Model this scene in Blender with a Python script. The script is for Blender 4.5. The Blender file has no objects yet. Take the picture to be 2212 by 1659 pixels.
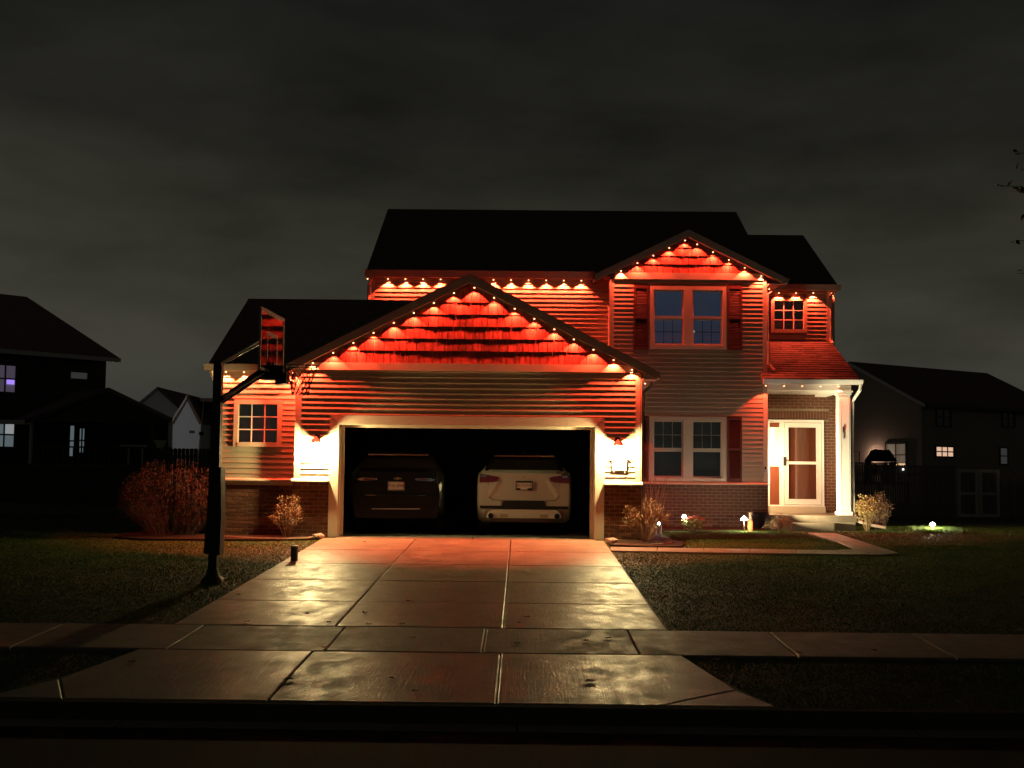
import bpy, math, random
import numpy as np
from mathutils import Vector, Matrix

# ---------------------------------------------------------------- camera, sky, exposure
scene = bpy.context.scene
C = scene.collection
random.seed(7)
rng = np.random.default_rng(7)

F_PX, W_PX = 2400.0, 2212.0                      # focal length in pixels of the 2212 px wide view
PITCH, YAW, ROLL = 0.06, 0.0083, 0.0105
EYE = Vector((0.0, 0.0, 1.152))
PP = (1106.0, 1032.0 - F_PX * math.tan(PITCH))   # principal point
R_CAM = Matrix.Rotation(YAW, 3, 'Z') @ Matrix.Rotation(math.pi / 2 + PITCH, 3, 'X') @ Matrix.Rotation(ROLL, 3, 'Z')
cd = bpy.data.cameras.new('camera')
cam = bpy.data.objects.new('camera', cd)
C.objects.link(cam)
cam.location = EYE
cam.rotation_euler = R_CAM.to_euler()
cd.sensor_width = 36.0
cd.lens = 36.0 * F_PX / W_PX
cd.shift_y = (PP[1] - 829.5) / W_PX
cd.clip_start, cd.clip_end = 0.1, 2000.0
scene.camera = cam

world = bpy.data.worlds.new('World')
scene.world = world
world.use_nodes = True
wt = world.node_tree
wn, wl = wt.nodes, wt.links
wn.clear()
w_out = wn.new('ShaderNodeOutputWorld')
w_bg = wn.new('ShaderNodeBackground')
w_tc = wn.new('ShaderNodeTexCoord')
w_sep = wn.new('ShaderNodeSeparateXYZ')
w_ramp = wn.new('ShaderNodeValToRGB')
w_map = wn.new('ShaderNodeMapping')
w_map.inputs['Scale'].default_value = (1.0, 1.0, 3.2)
w_map.inputs['Location'].default_value = (0.35, 0.2, 0.1)
w_noise = wn.new('ShaderNodeTexNoise')
w_noise.inputs['Scale'].default_value = 3.1
w_noise.inputs['Detail'].default_value = 5.0
w_noise.inputs['Roughness'].default_value = 0.52
w_cl = wn.new('ShaderNodeMapRange')
w_cl.inputs['From Min'].default_value = 0.30
w_cl.inputs['From Max'].default_value = 0.62
w_cl.inputs['To Min'].default_value = 0.42
w_cl.inputs['To Max'].default_value = 1.08
w_mul = wn.new('ShaderNodeMixRGB')
w_mul.blend_type = 'MULTIPLY'
w_mul.inputs[0].default_value = 1.0
e = w_ramp.color_ramp.elements
e[0].position, e[0].color = 0.0, (0.046, 0.048, 0.042, 1)
e[1].position, e[1].color = 1.0, (0.006, 0.006, 0.006, 1)
for p, c in ((0.11, (0.046, 0.044, 0.034)), (0.20, (0.0375, 0.0368, 0.0265)), (0.30, (0.020, 0.0195, 0.0155)), (0.42, (0.0095, 0.0096, 0.0085))):
    k = e.new(p)
    k.color = (*c, 1)
wl.new(w_tc.outputs['Generated'], w_sep.inputs[0])
wl.new(w_sep.outputs['Z'], w_ramp.inputs[0])
wl.new(w_tc.outputs['Generated'], w_map.inputs[0])
wl.new(w_map.outputs[0], w_noise.inputs['Vector'])
wl.new(w_noise.outputs['Fac'], w_cl.inputs['Value'])
wl.new(w_ramp.outputs[0], w_mul.inputs[1])
wl.new(w_cl.outputs[0], w_mul.inputs[2])
wl.new(w_mul.outputs[0], w_bg.inputs['Color'])
wl.new(w_bg.outputs[0], w_out.inputs['Surface'])
w_bg.inputs['Strength'].default_value = 1.0

scene.view_settings.view_transform = 'Standard'
scene.view_settings.look = 'None'
scene.view_settings.exposure = 0.0
scene.view_settings.gamma = 1.0
scene.view_settings.use_curve_mapping = False
scene.render.engine = 'CYCLES'
scene.cycles.use_denoising = True
scene.cycles.use_light_tree = True
scene.cycles.max_bounces = 6
scene.cycles.sample_clamp_indirect = 6.0

# tuned lamp strengths
LED_W = 145.0
LED_COL = (1.0, 0.076, 0.032)
LANTERN = 330.0          # flux of each garage lantern, as a point lamp's watts
SCONCE = 230.0
SPOT_W = 900.0            # garden spotlight aimed at the porch column


# ---------------------------------------------------------------- measuring helpers
def at(px, py, Y):
    """World point at depth Y that shows at pixel (px, py) of the 2212 px wide view."""
    d = R_CAM @ Vector(((px - PP[0]) / F_PX, -(py - PP[1]) / F_PX, -1.0))
    return EYE + d * (Y / d.y)


def X(px, Y, py=900):
    return at(px, py, Y).x


def Z(py, Y, px=1106):
    return at(px, py, Y).z


def ray_plane(px, py, p0, n):
    d = R_CAM @ Vector(((px - PP[0]) / F_PX, -(py - PP[1]) / F_PX, -1.0))
    return EYE + d * ((p0 - EYE).dot(n) / d.dot(n))


Y_CURB = 8.75


def ground_z(y):
    if y < 21.1:
        return 0.0488 * (max(y, Y_CURB) - 21.1)
    return min(0.06, 0.0125 * (y - 21.1))


def on_ground(px, py):
    d = R_CAM @ Vector(((px - PP[0]) / F_PX, -(py - PP[1]) / F_PX, -1.0))
    lo, hi = 1.0, 120.0
    for _ in range(50):
        m = 0.5 * (lo + hi)
        p = EYE + d * (m / d.y)
        if p.z > ground_z(p.y):
            lo = m
        else:
            hi = m
    return EYE + d * (lo / d.y)


# ---------------------------------------------------------------- materials
def new_mat(name):
    m = bpy.data.materials.new(name)
    m.use_nodes = True
    nt = m.node_tree
    return m, nt.nodes, nt.links, nt.nodes['Principled BSDF']


def mat(name, col, rough=0.7, var=0.12, scale=6.0, stretch=(1, 1, 1), bump=0.0, bscale=None, obj_var=0.0, metal=0.0, spec=0.5, rvar=0.0, coat=0.0):
    m, n, l, b = new_mat(name)
    b.inputs['Metallic'].default_value = metal
    b.inputs['Specular IOR Level'].default_value = spec
    b.inputs['Coat Weight'].default_value = coat
    b.inputs['Roughness'].default_value = rough
    tc = n.new('ShaderNodeNewGeometry')
    mp = n.new('ShaderNodeMapping')
    mp.inputs['Scale'].default_value = stretch
    l.new(tc.outputs['Position'], mp.inputs[0])
    no = n.new('ShaderNodeTexNoise')
    no.inputs['Scale'].default_value = scale
    no.inputs['Detail'].default_value = 6
    no.inputs['Roughness'].default_value = 0.6
    l.new(mp.outputs[0], no.inputs['Vector'])
    mr = n.new('ShaderNodeMapRange')
    mr.inputs['From Min'].default_value = 0.25
    mr.inputs['From Max'].default_value = 0.75
    mr.inputs['To Min'].default_value = 1 - var
    mr.inputs['To Max'].default_value = 1 + var
    l.new(no.outputs['Fac'], mr.inputs['Value'])
    fac = mr.outputs[0]
    if obj_var:
        oi = n.new('ShaderNodeObjectInfo')
        m2 = n.new('ShaderNodeMapRange')
        m2.inputs['To Min'].default_value = 1 - obj_var
        m2.inputs['To Max'].default_value = 1 + obj_var
        l.new(oi.outputs['Random'], m2.inputs['Value'])
        mm = n.new('ShaderNodeMath')
        mm.operation = 'MULTIPLY'
        l.new(fac, mm.inputs[0])
        l.new(m2.outputs[0], mm.inputs[1])
        fac = mm.outputs[0]
    vm = n.new('ShaderNodeVectorMath')
    vm.operation = 'SCALE'
    vm.inputs[0].default_value = col
    l.new(fac, vm.inputs['Scale'])
    l.new(vm.outputs[0], b.inputs['Base Color'])
    if rvar:
        m3 = n.new('ShaderNodeMapRange')
        m3.inputs['From Min'].default_value = 0.3
        m3.inputs['From Max'].default_value = 0.7
        m3.inputs['To Min'].default_value = rough - rvar
        m3.inputs['To Max'].default_value = rough + rvar
        l.new(no.outputs['Fac'], m3.inputs['Value'])
        l.new(m3.outputs[0], b.inputs['Roughness'])
    if bump:
        n2 = n.new('ShaderNodeTexNoise')
        n2.inputs['Scale'].default_value = bscale or scale * 6
        n2.inputs['Detail'].default_value = 5
        l.new(mp.outputs[0], n2.inputs['Vector'])
        bp = n.new('ShaderNodeBump')
        bp.inputs['Strength'].default_value = bump
        bp.inputs['Distance'].default_value = 0.01
        l.new(n2.outputs['Fac'], bp.inputs['Height'])
        l.new(bp.outputs[0], b.inputs['Normal'])
    return m


def emit(name, col, strength, base=(0.5, 0.5, 0.5)):
    m, n, l, b = new_mat(name)
    b.inputs['Base Color'].default_value = (*base, 1)
    b.inputs['Emission Color'].default_value = (*col, 1)
    b.inputs['Emission Strength'].default_value = strength
    return m


def glass(name, tint=(0.9, 0.92, 0.9), refl=0.10, rough=0.03):
    m, n, l, b = new_mat(name)
    n.remove(b)
    out = [x for x in n if x.type == 'OUTPUT_MATERIAL'][0]
    tr = n.new('ShaderNodeBsdfTransparent')
    tr.inputs[0].default_value = (*tint, 1)
    gl = n.new('ShaderNodeBsdfGlossy')
    gl.inputs['Roughness'].default_value = rough
    fr = n.new('ShaderNodeLayerWeight')
    fr.inputs['Blend'].default_value = 0.5
    pw = n.new('ShaderNodeMath')
    pw.operation = 'POWER'
    pw.inputs[1].default_value = 5.0
    l.new(fr.outputs['Facing'], pw.inputs[0])
    ad = n.new('ShaderNodeMath')
    ad.operation = 'ADD'
    ad.inputs[1].default_value = refl + 0.05
    ad.use_clamp = True
    mx = n.new('ShaderNodeMixShader')
    l.new(pw.outputs[0], ad.inputs[0])
    l.new(ad.outputs[0], mx.inputs[0])
    l.new(tr.outputs[0], mx.inputs[1])
    l.new(gl.outputs[0], mx.inputs[2])
    l.new(mx.outputs[0], out.inputs['Surface'])
    return m


M = {}
M['siding'] = mat('siding_vinyl', (0.39, 0.33, 0.235), 0.55, 0.06, 3.0, bump=0.12, bscale=60, obj_var=0.03)
M['sheath'] = mat('wall_sheathing', (0.20, 0.17, 0.12), 0.9, 0.1)
M['trim'] = mat('trim_almond', (0.52, 0.455, 0.345), 0.5, 0.05, 4.0)
M['white'] = mat('white_paint', (0.80, 0.78, 0.72), 0.45, 0.05, 4.0)
M['fascia'] = mat('fascia_aluminium', (0.42, 0.36, 0.28), 0.5, 0.06, 4.0)
M['shutter'] = mat('shutter_maroon', (0.10, 0.028, 0.024), 0.55, 0.08, 8.0)
M['brick'] = mat('brick_clay', (0.135, 0.056, 0.034), 0.9, 0.28, 22.0, bump=0.5, bscale=120, obj_var=0.34, spec=0.15)
M['mortar'] = mat('mortar', (0.24, 0.185, 0.13), 0.95, 0.12, 30.0, bump=0.3, bscale=160, spec=0.15)
M['shingle'] = mat('roof_shingle', (0.17, 0.105, 0.085), 0.95, 0.3, 14.0, bump=0.5, bscale=150, obj_var=0.3, spec=0.5)
M['tab'] = mat('porch_shingle', (0.11, 0.095, 0.085), 0.95, 0.3, 20.0, bump=0.6, bscale=150, obj_var=0.3, spec=0.2)
M['dark_metal'] = mat('dark_bronze_metal', (0.035, 0.03, 0.026), 0.45, 0.1, metal=0.4)
M['black_plastic'] = mat('black_plastic', (0.018, 0.018, 0.017), 0.8, 0.15, spec=0.15)
M['interior'] = mat('garage_lining', (0.20, 0.185, 0.155), 0.95, 0.2, 2.0, spec=0.1)
M['garage_floor'] = mat('garage_concrete', (0.14, 0.13, 0.11), 0.8, 0.25, 2.0, spec=0.2)
M['door_wood'] = mat('door_stained', (0.20, 0.048, 0.02), 0.4, 0.14, 2.5, stretch=(9, 9, 1))
M['glass'] = glass('window_glass')
M['storm'] = glass('storm_glass', (0.85, 0.85, 0.83), 0.0)
M['acrylic'] = glass('acrylic_board', (0.80, 0.80, 0.80), 0.02)
M['pole'] = mat('hoop_steel', (0.022, 0.021, 0.02), 0.5, 0.1, spec=0.3)
M['chrome'] = mat('chrome', (0.75, 0.74, 0.72), 0.12, 0.02, metal=1.0)
M['asphalt'] = mat('asphalt', (0.040, 0.039, 0.037), 0.85, 0.35, 30.0, bump=0.5, bscale=220, spec=0.08)
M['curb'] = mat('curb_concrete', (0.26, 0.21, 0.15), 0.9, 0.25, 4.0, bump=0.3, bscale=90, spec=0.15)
M['curb_face'] = mat('shaded_curb_concrete', (0.07, 0.06, 0.045), 0.95, 0.3, 5.0, bump=0.3, bscale=90, spec=0.1)  # shade of the street-facing curb, put into the concrete colour
M['mulch'] = mat('mulch', (0.032, 0.022, 0.015), 0.95, 0.5, 30.0, bump=1.0, bscale=60, spec=0.05)
M['stone'] = mat('field_stone', (0.42, 0.36, 0.28), 0.85, 0.25, 14.0, bump=0.4)
M['edging'] = mat('bed_edging', (0.30, 0.24, 0.17), 0.8, 0.2, 10.0)
M['rubber'] = mat('tyre_rubber', (0.018, 0.018, 0.018), 0.85)
M['fence'] = mat('fence_wood', (0.085, 0.065, 0.05), 0.9, 0.25, 4.0, stretch=(6, 6, 1), obj_var=0.2)
M['fence_pale'] = mat('gate_frame_wood', (0.22, 0.20, 0.18), 0.85, 0.2, 4.0)
M['bark'] = mat('bark', (0.075, 0.055, 0.04), 0.9, 0.3, 18.0, bump=0.5)
M['house_dark'] = mat('neighbour_siding', (0.055, 0.05, 0.046), 0.8, 0.1)
M['house_tan'] = mat('neighbour_tan_siding', (0.30, 0.24, 0.19), 0.8, 0.06)
M['house_pale'] = mat('neighbour_pale_siding', (0.80, 0.80, 0.79), 0.8, 0.05)
M['house_grey'] = mat('neighbour_grey_siding', (0.62, 0.63, 0.68), 0.8, 0.05)
M['trim_far'] = mat('neighbour_trim', (0.55, 0.54, 0.53), 0.6, 0.05)
M['led'] = emit('led_bead', (1.0, 0.36, 0.16), 9.0)
M['lamp_bulb'] = emit('lantern_bulb', (1.0, 0.78, 0.35), LANTERN / (4 * math.pi ** 2 * 0.032 ** 2))
M['sconce_bulb'] = emit('porch_bulb', (1.0, 0.76, 0.40), SCONCE / (4 * math.pi ** 2 * 0.03 ** 2))
M['blind_glow'] = emit('blind_slat', (0.13, 0.24, 0.55), 0.085, (0.35, 0.38, 0.42))  # blue room light on the blinds, put in as a weak glow


def concrete(name, col, gloss):
    """Broom-finished slab: grain in the colour, a damp sheen that comes and goes, fine brushed ridges."""
    m, n, l, b = new_mat(name)
    geo = n.new('ShaderNodeNewGeometry')
    n1 = n.new('ShaderNodeTexNoise')
    n1.inputs['Scale'].default_value = 1.6
    n1.inputs['Detail'].default_value = 8
    n1.inputs['Roughness'].default_value = 0.65
    l.new(geo.outputs['Position'], n1.inputs['Vector'])
    n2 = n.new('ShaderNodeTexNoise')
    n2.inputs['Scale'].default_value = 45
    n2.inputs['Detail'].default_value = 4
    l.new(geo.outputs['Position'], n2.inputs['Vector'])
    oi = n.new('ShaderNodeObjectInfo')
    a = n.new('ShaderNodeMapRange')
    a.inputs['From Min'].default_value, a.inputs['From Max'].default_value = 0.25, 0.75
    a.inputs['To Min'].default_value, a.inputs['To Max'].default_value = 0.60, 1.25
    l.new(n1.outputs['Fac'], a.inputs['Value'])
    c2 = n.new('ShaderNodeMapRange')
    c2.inputs['From Min'].default_value, c2.inputs['From Max'].default_value = 0.3, 0.7
    c2.inputs['To Min'].default_value, c2.inputs['To Max'].default_value = 0.82, 1.12
    l.new(n2.outputs['Fac'], c2.inputs['Value'])
    o2 = n.new('ShaderNodeMapRange')
    o2.inputs['To Min'].default_value, o2.inputs['To Max'].default_value = 0.86, 1.12
    l.new(oi.outputs['Random'], o2.inputs['Value'])
    m1 = n.new('ShaderNodeMath'); m1.operation = 'MULTIPLY'
    m2 = n.new('ShaderNodeMath'); m2.operation = 'MULTIPLY'
    l.new(a.outputs[0], m1.inputs[0]); l.new(c2.outputs[0], m1.inputs[1])
    l.new(m1.outputs[0], m2.inputs[0]); l.new(o2.outputs[0], m2.inputs[1])
    vm = n.new('ShaderNodeVectorMath'); vm.operation = 'SCALE'
    vm.inputs[0].default_value = col
    l.new(m2.outputs[0], vm.inputs['Scale'])
    l.new(vm.outputs[0], b.inputs['Base Color'])
    mp = n.new('ShaderNodeMapping')
    mp.inputs['Scale'].default_value = (1.0, 0.7, 1.0)
    l.new(geo.outputs['Position'], mp.inputs[0])
    n3 = n.new('ShaderNodeTexNoise')
    n3.inputs['Scale'].default_value = 4.2
    n3.inputs['Detail'].default_value = 7
    n3.inputs['Roughness'].default_value = 0.7
    l.new(mp.outputs[0], n3.inputs['Vector'])
    r = n.new('ShaderNodeMapRange')
    r.inputs['From Min'].default_value, r.inputs['From Max'].default_value = 0.36, 0.64
    r.inputs['To Min'].default_value, r.inputs['To Max'].default_value = gloss, gloss + 0.30
    l.new(n3.outputs['Fac'], r.inputs['Value'])
    b.inputs['Specular IOR Level'].default_value = 0.4
    l.new(r.outputs[0], b.inputs['Roughness'])
    mp2 = n.new('ShaderNodeMapping')
    mp2.inputs['Scale'].default_value = (90.0, 3.0, 1.0)
    l.new(geo.outputs['Position'], mp2.inputs[0])
    n4 = n.new('ShaderNodeTexNoise')
    n4.inputs['Scale'].default_value = 1.0
    n4.inputs['Detail'].default_value = 3
    l.new(mp2.outputs[0], n4.inputs['Vector'])
    ad = n.new('ShaderNodeMath'); ad.operation = 'ADD'
    l.new(n4.outputs['Fac'], ad.inputs[0]); l.new(n2.outputs['Fac'], ad.inputs[1])
    bp = n.new('ShaderNodeBump')
    bp.inputs['Strength'].default_value = 0.5
    bp.inputs['Distance'].default_value = 0.006
    l.new(ad.outputs[0], bp.inputs['Height'])
    l.new(bp.outputs[0], b.inputs['Normal'])
    return m


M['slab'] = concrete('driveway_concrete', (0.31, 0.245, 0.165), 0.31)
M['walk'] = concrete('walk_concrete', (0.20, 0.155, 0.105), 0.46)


def shake_material():
    m, n, l, b = new_mat('cedar_shake')
    b.inputs['Roughness'].default_value = 0.85
    b.inputs['Specular IOR Level'].default_value = 0.2
    geo = n.new('ShaderNodeNewGeometry')
    oi = n.new('ShaderNodeObjectInfo')
    mp = n.new('ShaderNodeMapping')
    mp.inputs['Scale'].default_value = (30, 30, 1.3)
    l.new(geo.outputs['Position'], mp.inputs[0])
    off = n.new('ShaderNodeVectorMath'); off.operation = 'ADD'
    l.new(mp.outputs[0], off.inputs[0]); l.new(oi.outputs['Random'], off.inputs[1])
    no = n.new('ShaderNodeTexNoise')
    no.inputs['Scale'].default_value = 1.3
    no.inputs['Detail'].default_value = 6
    no.inputs['Roughness'].default_value = 0.7
    l.new(off.outputs[0], no.inputs['Vector'])
    mr = n.new('ShaderNodeMapRange')
    mr.inputs['From Min'].default_value, mr.inputs['From Max'].default_value = 0.32, 0.68
    mr.inputs['To Min'].default_value, mr.inputs['To Max'].default_value = 0.25, 1.35
    l.new(no.outputs['Fac'], mr.inputs['Value'])
    m2 = n.new('ShaderNodeMapRange')
    m2.inputs['To Min'].default_value, m2.inputs['To Max'].default_value = 0.62, 1.25
    l.new(oi.outputs['Random'], m2.inputs['Value'])
    mm = n.new('ShaderNodeMath'); mm.operation = 'MULTIPLY'
    l.new(mr.outputs[0], mm.inputs[0]); l.new(m2.outputs[0], mm.inputs[1])
    vm = n.new('ShaderNodeVectorMath'); vm.operation = 'SCALE'
    vm.inputs[0].default_value = (0.27, 0.074, 0.055)
    l.new(mm.outputs[0], vm.inputs['Scale'])
    l.new(vm.outputs[0], b.inputs['Base Color'])
    bp = n.new('ShaderNodeBump')
    bp.inputs['Strength'].default_value = 0.9
    bp.inputs['Distance'].default_value = 0.012
    l.new(no.outputs['Fac'], bp.inputs['Height'])
    l.new(bp.outputs[0], b.inputs['Normal'])
    return m


M['shake'] = shake_material()


def leaf_mat(name, c1, c2, scale=9.0):
    m, n, l, b = new_mat(name)
    b.inputs['Roughness'].default_value = 0.7
    b.inputs['Specular IOR Level'].default_value = 0.25
    geo = n.new('ShaderNodeNewGeometry')
    no = n.new('ShaderNodeTexNoise')
    no.inputs['Scale'].default_value = scale
    no.inputs['Detail'].default_value = 5
    l.new(geo.outputs['Position'], no.inputs['Vector'])
    mr = n.new('ShaderNodeMapRange')
    mr.inputs['From Min'].default_value, mr.inputs['From Max'].default_value = 0.35, 0.65
    l.new(no.outputs['Fac'], mr.inputs['Value'])
    mx = n.new('ShaderNodeMixRGB')
    mx.inputs[1].default_value = (*c1, 1)
    mx.inputs[2].default_value = (*c2, 1)
    l.new(mr.outputs[0], mx.inputs[0])
    l.new(mx.outputs[0], b.inputs['Base Color'])
    return m


M['turf'] = leaf_mat('turf_soil', (0.040, 0.064, 0.012), (0.072, 0.086, 0.022), 3.0)
M['grass'] = leaf_mat('grass_blades', (0.050, 0.100, 0.012), (0.105, 0.135, 0.028), 1.4)
M['barberry'] = leaf_mat('barberry_leaf', (0.046, 0.019, 0.010), (0.11, 0.045, 0.022), 14)
M['yellow_leaf'] = leaf_mat('autumn_yellow_leaf', (0.26, 0.19, 0.06), (0.42, 0.30, 0.11), 18)
M['tan_leaf'] = leaf_mat('dry_tan_leaf', (0.16, 0.09, 0.042), (0.29, 0.18, 0.09), 20)
M['brown_leaf'] = leaf_mat('brown_leaf', (0.09, 0.05, 0.025), (0.16, 0.08, 0.035), 20)
M['mum_leaf'] = leaf_mat('mum_leaf', (0.14, 0.20, 0.03), (0.24, 0.26, 0.05), 22)
M['mum_flower'] = leaf_mat('mum_flower', (0.30, 0.06, 0.03), (0.42, 0.12, 0.05), 26)
M['twig'] = mat('twig', (0.20, 0.12, 0.07), 0.85, 0.2, 20)
M['dark_twig'] = mat('dark_twig', (0.06, 0.032, 0.02), 0.85, 0.2, 20)
M['straw'] = leaf_mat('dry_straw', (0.26, 0.18, 0.08), (0.40, 0.29, 0.15), 12)

# ---------------------------------------------------------------- mesh builder
class MB:
    def __init__(self):
        self.v, self.f = [], []

    def add(self, vs, fs):
        o = len(self.v)
        self.v += [tuple(p) for p in vs]
        self.f += [tuple(i + o for i in f) for f in fs]
        return self

    def box(self, x0, x1, y0, y1, z0, z1):
        x0, x1 = min(x0, x1), max(x0, x1); y0, y1 = min(y0, y1), max(y0, y1); z0, z1 = min(z0, z1), max(z0, z1)
        return self.add([(x0, y0, z0), (x1, y0, z0), (x1, y1, z0), (x0, y1, z0), (x0, y0, z1), (x1, y0, z1), (x1, y1, z1), (x0, y1, z1)],
                        [(0, 3, 2, 1), (4, 5, 6, 7), (0, 1, 5, 4), (1, 2, 6, 5), (2, 3, 7, 6), (3, 0, 4, 7)])

    def prism(self, poly, ext):
        n = len(poly)
        e = Vector(ext)
        vs = [Vector(p) for p in poly] + [Vector(p) + e for p in poly]
        fs = [tuple(range(n - 1, -1, -1)), tuple(range(n, 2 * n))] + [(i, (i + 1) % n, n + (i + 1) % n, n + i) for i in range(n)]
        return self.add(vs, fs)

    def slab(self, quad, t):
        """Quad (counter-clockwise seen from above) with thickness t below."""
        q = [Vector(p) for p in quad]
        nrm = (q[1] - q[0]).cross(q[2] - q[0]).normalized()
        if nrm.z < 0:
            nrm = -nrm
        return self.prism(q, -nrm * t)

    def tube(self, pts, r0, r1=None, n=6, caps=True):
        r1 = r0 if r1 is None else r1
        pts = [Vector(p) for p in pts]
        rings = []
        for i, p in enumerate(pts):
            d = (pts[min(i + 1, len(pts) - 1)] - pts[max(i - 1, 0)]).normalized()
            a = d.cross(Vector((0, 0, 1)))
            if a.length < 1e-3:
                a = d.cross(Vector((1, 0, 0)))
            a.normalize()
            b = d.cross(a)
            r = r0 + (r1 - r0) * i / max(1, len(pts) - 1)
            rings.append([p + (a * math.cos(2 * math.pi * k / n) + b * math.sin(2 * math.pi * k / n)) * r for k in range(n)])
        vs = [q for g in rings for q in g]
        fs = [(i * n + k, i * n + (k + 1) % n, (i + 1) * n + (k + 1) % n, (i + 1) * n + k) for i in range(len(pts) - 1) for k in range(n)]
        if caps:
            fs += [tuple(range(n - 1, -1, -1)), tuple((len(pts) - 1) * n + k for k in range(n))]
        return self.add(vs, fs)

    def lathe(self, c, prof, n=16, caps=True):
        c = Vector(c)
        vs = [c + Vector((r * math.cos(2 * math.pi * k / n), r * math.sin(2 * math.pi * k / n), z)) for r, z in prof for k in range(n)]
        fs = [(i * n + k, i * n + (k + 1) % n, (i + 1) * n + (k + 1) % n, (i + 1) * n + k) for i in range(len(prof) - 1) for k in range(n)]
        if caps:
            fs += [tuple(range(n - 1, -1, -1)), tuple((len(prof) - 1) * n + k for k in range(n))]
        return self.add(vs, fs)

    def ball(self, c, r, n=10, m=6, sz=1.0):
        return self.lathe(c, [(r * math.sin(math.pi * i / m) + 1e-4, -r * sz * math.cos(math.pi * i / m)) for i in range(m + 1)], n)

    def map(self, fn):
        self.v = [tuple(fn(Vector(p))) for p in self.v]
        return self


WLOC = {}


def link(o, parent=None, loc=Vector((0, 0, 0))):
    C.objects.link(o)
    WLOC[o.name] = Vector(loc)
    if parent is not None:
        o.parent = parent
        o.location = Vector(loc) - WLOC[parent.name]
    else:
        o.location = loc
    return o


def obj(name, mb, m, parent=None, smooth=False, label=None, cat=None, group=None, kind=None):
    vs = mb.v
    xs = [p[0] for p in vs]; ys = [p[1] for p in vs]; zs = [p[2] for p in vs]
    c = Vector(((min(xs) + max(xs)) / 2, (min(ys) + max(ys)) / 2, min(zs)))
    me = bpy.data.meshes.new(name)
    me.from_pydata([(p[0] - c.x, p[1] - c.y, p[2] - c.z) for p in vs], [], mb.f)
    me.materials.append(m)
    if smooth:
        me.polygons.foreach_set('use_smooth', [True] * len(me.polygons))
    me.update()
    o = link(bpy.data.objects.new(name, me), parent, c)
    return tag(o, label, cat, group, kind)


def tag(o, label=None, cat=None, group=None, kind=None):
    if label: o['label'] = label
    if cat: o['category'] = cat
    if group: o['group'] = group
    if kind: o['kind'] = kind
    return o


def thing(name, label, cat, loc, group=None, rotz=0.0):
    o = link(bpy.data.objects.new(name, None), None, Vector(loc))
    o.empty_display_size = 0.2
    o.rotation_euler = (0, 0, rotz)
    return tag(o, label, cat, group)


def copy_tree(o, loc=None, parent=None):
    c = o.copy()
    C.objects.link(c)
    if parent is not None:
        c.parent = parent
    if loc is not None:
        c.location = loc
    for ch in list(o.children):
        copy_tree(ch, None, c)
    return c


def inst(name, me, loc, parent):
    return link(bpy.data.objects.new(name, me), parent, Vector(loc))


# ---------------------------------------------------------------- key dimensions
YG, YW, YB, YM, YE = 21.10, 21.40, 25.75, 26.15, 27.70     # garage, wing, bay, main, entry walls
YRG, YRB = 20.80, 25.45                                    # rake boards of the garage and bay gables
XG0, XG1 = X(641, YG), X(1383, YG)
XW0 = X(473, YW)
XM0 = X(803, YM, 620)
XB0, XB1 = X(1318, YB, 700), X(1656, YB, 800)
XE1 = X(1792, YE, 680)
XD0, XD1 = X(733.5, YG), X(1286, YG)                       # garage door opening
ZD = Z(919.5, YG, 1010)
ZSILL = 1.075
G0 = 0.0                                                   # garage floor

# ================================================================= GROUND
gy = [8.76, 9.5, 10.2, 10.66, 11.3, 11.94, 13, 15, 17, 19, 21.1, 22, 23, 24, 25, 26, 28, 31, 35, 42, 52, 70, 100, 160, 420]
gx = [-300, -120, -60, -30, -16, -9, -6, -3, 0, 3, 6, 9, 16, 30, 60, 120, 300]
g = MB()
for y in gy:
    for x in gx:
        g.v.append((x, y, ground_z(y) - 0.03))
for j in range(len(gy) - 1):
    for i in range(len(gx) - 1):
        a = j * len(gx) + i
        g.f.append((a, a + 1, a + 1 + len(gx), a + len(gx)))
obj('ground', g, M['turf'], kind='structure')
ZC = ground_z(Y_CURB)
rd = MB().box(-300, 300, -4.5, 8.396, ZC - 0.40, ZC - 0.135)
obj('road', rd, M['asphalt'], kind='structure')
obj('ground', MB().box(-300, 300, -60, -4.52, ZC - 0.40, ZC - 0.05), M['turf'], kind='structure')
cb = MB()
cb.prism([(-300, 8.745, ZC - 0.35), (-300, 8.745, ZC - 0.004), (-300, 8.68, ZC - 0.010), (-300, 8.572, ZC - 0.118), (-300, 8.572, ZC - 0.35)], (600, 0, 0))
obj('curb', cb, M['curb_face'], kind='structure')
x_ = -60.0
gt = setting_gutter = bpy.data.objects.new('gutter_pan', None)
link(gt, None, Vector((0, 8.5, ZC - 0.2)))
gt['kind'] = 'structure'
while x_ < 60:
    obj('gutter_slab', MB().prism([(x_, 8.569, ZC - 0.35), (x_, 8.569, ZC - 0.119), (x_, 8.40, ZC - 0.127), (x_, 8.40, ZC - 0.35)], (2.985, 0, 0)), M['curb'], gt)
    x_ += 3.0

# driveway slabs -------------------------------------------------
DX = [-3.70, -1.96, -0.17, 1.58]
DYS = [20.93, 19.02, 17.2, 15.4, 13.6, 11.955]


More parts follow.
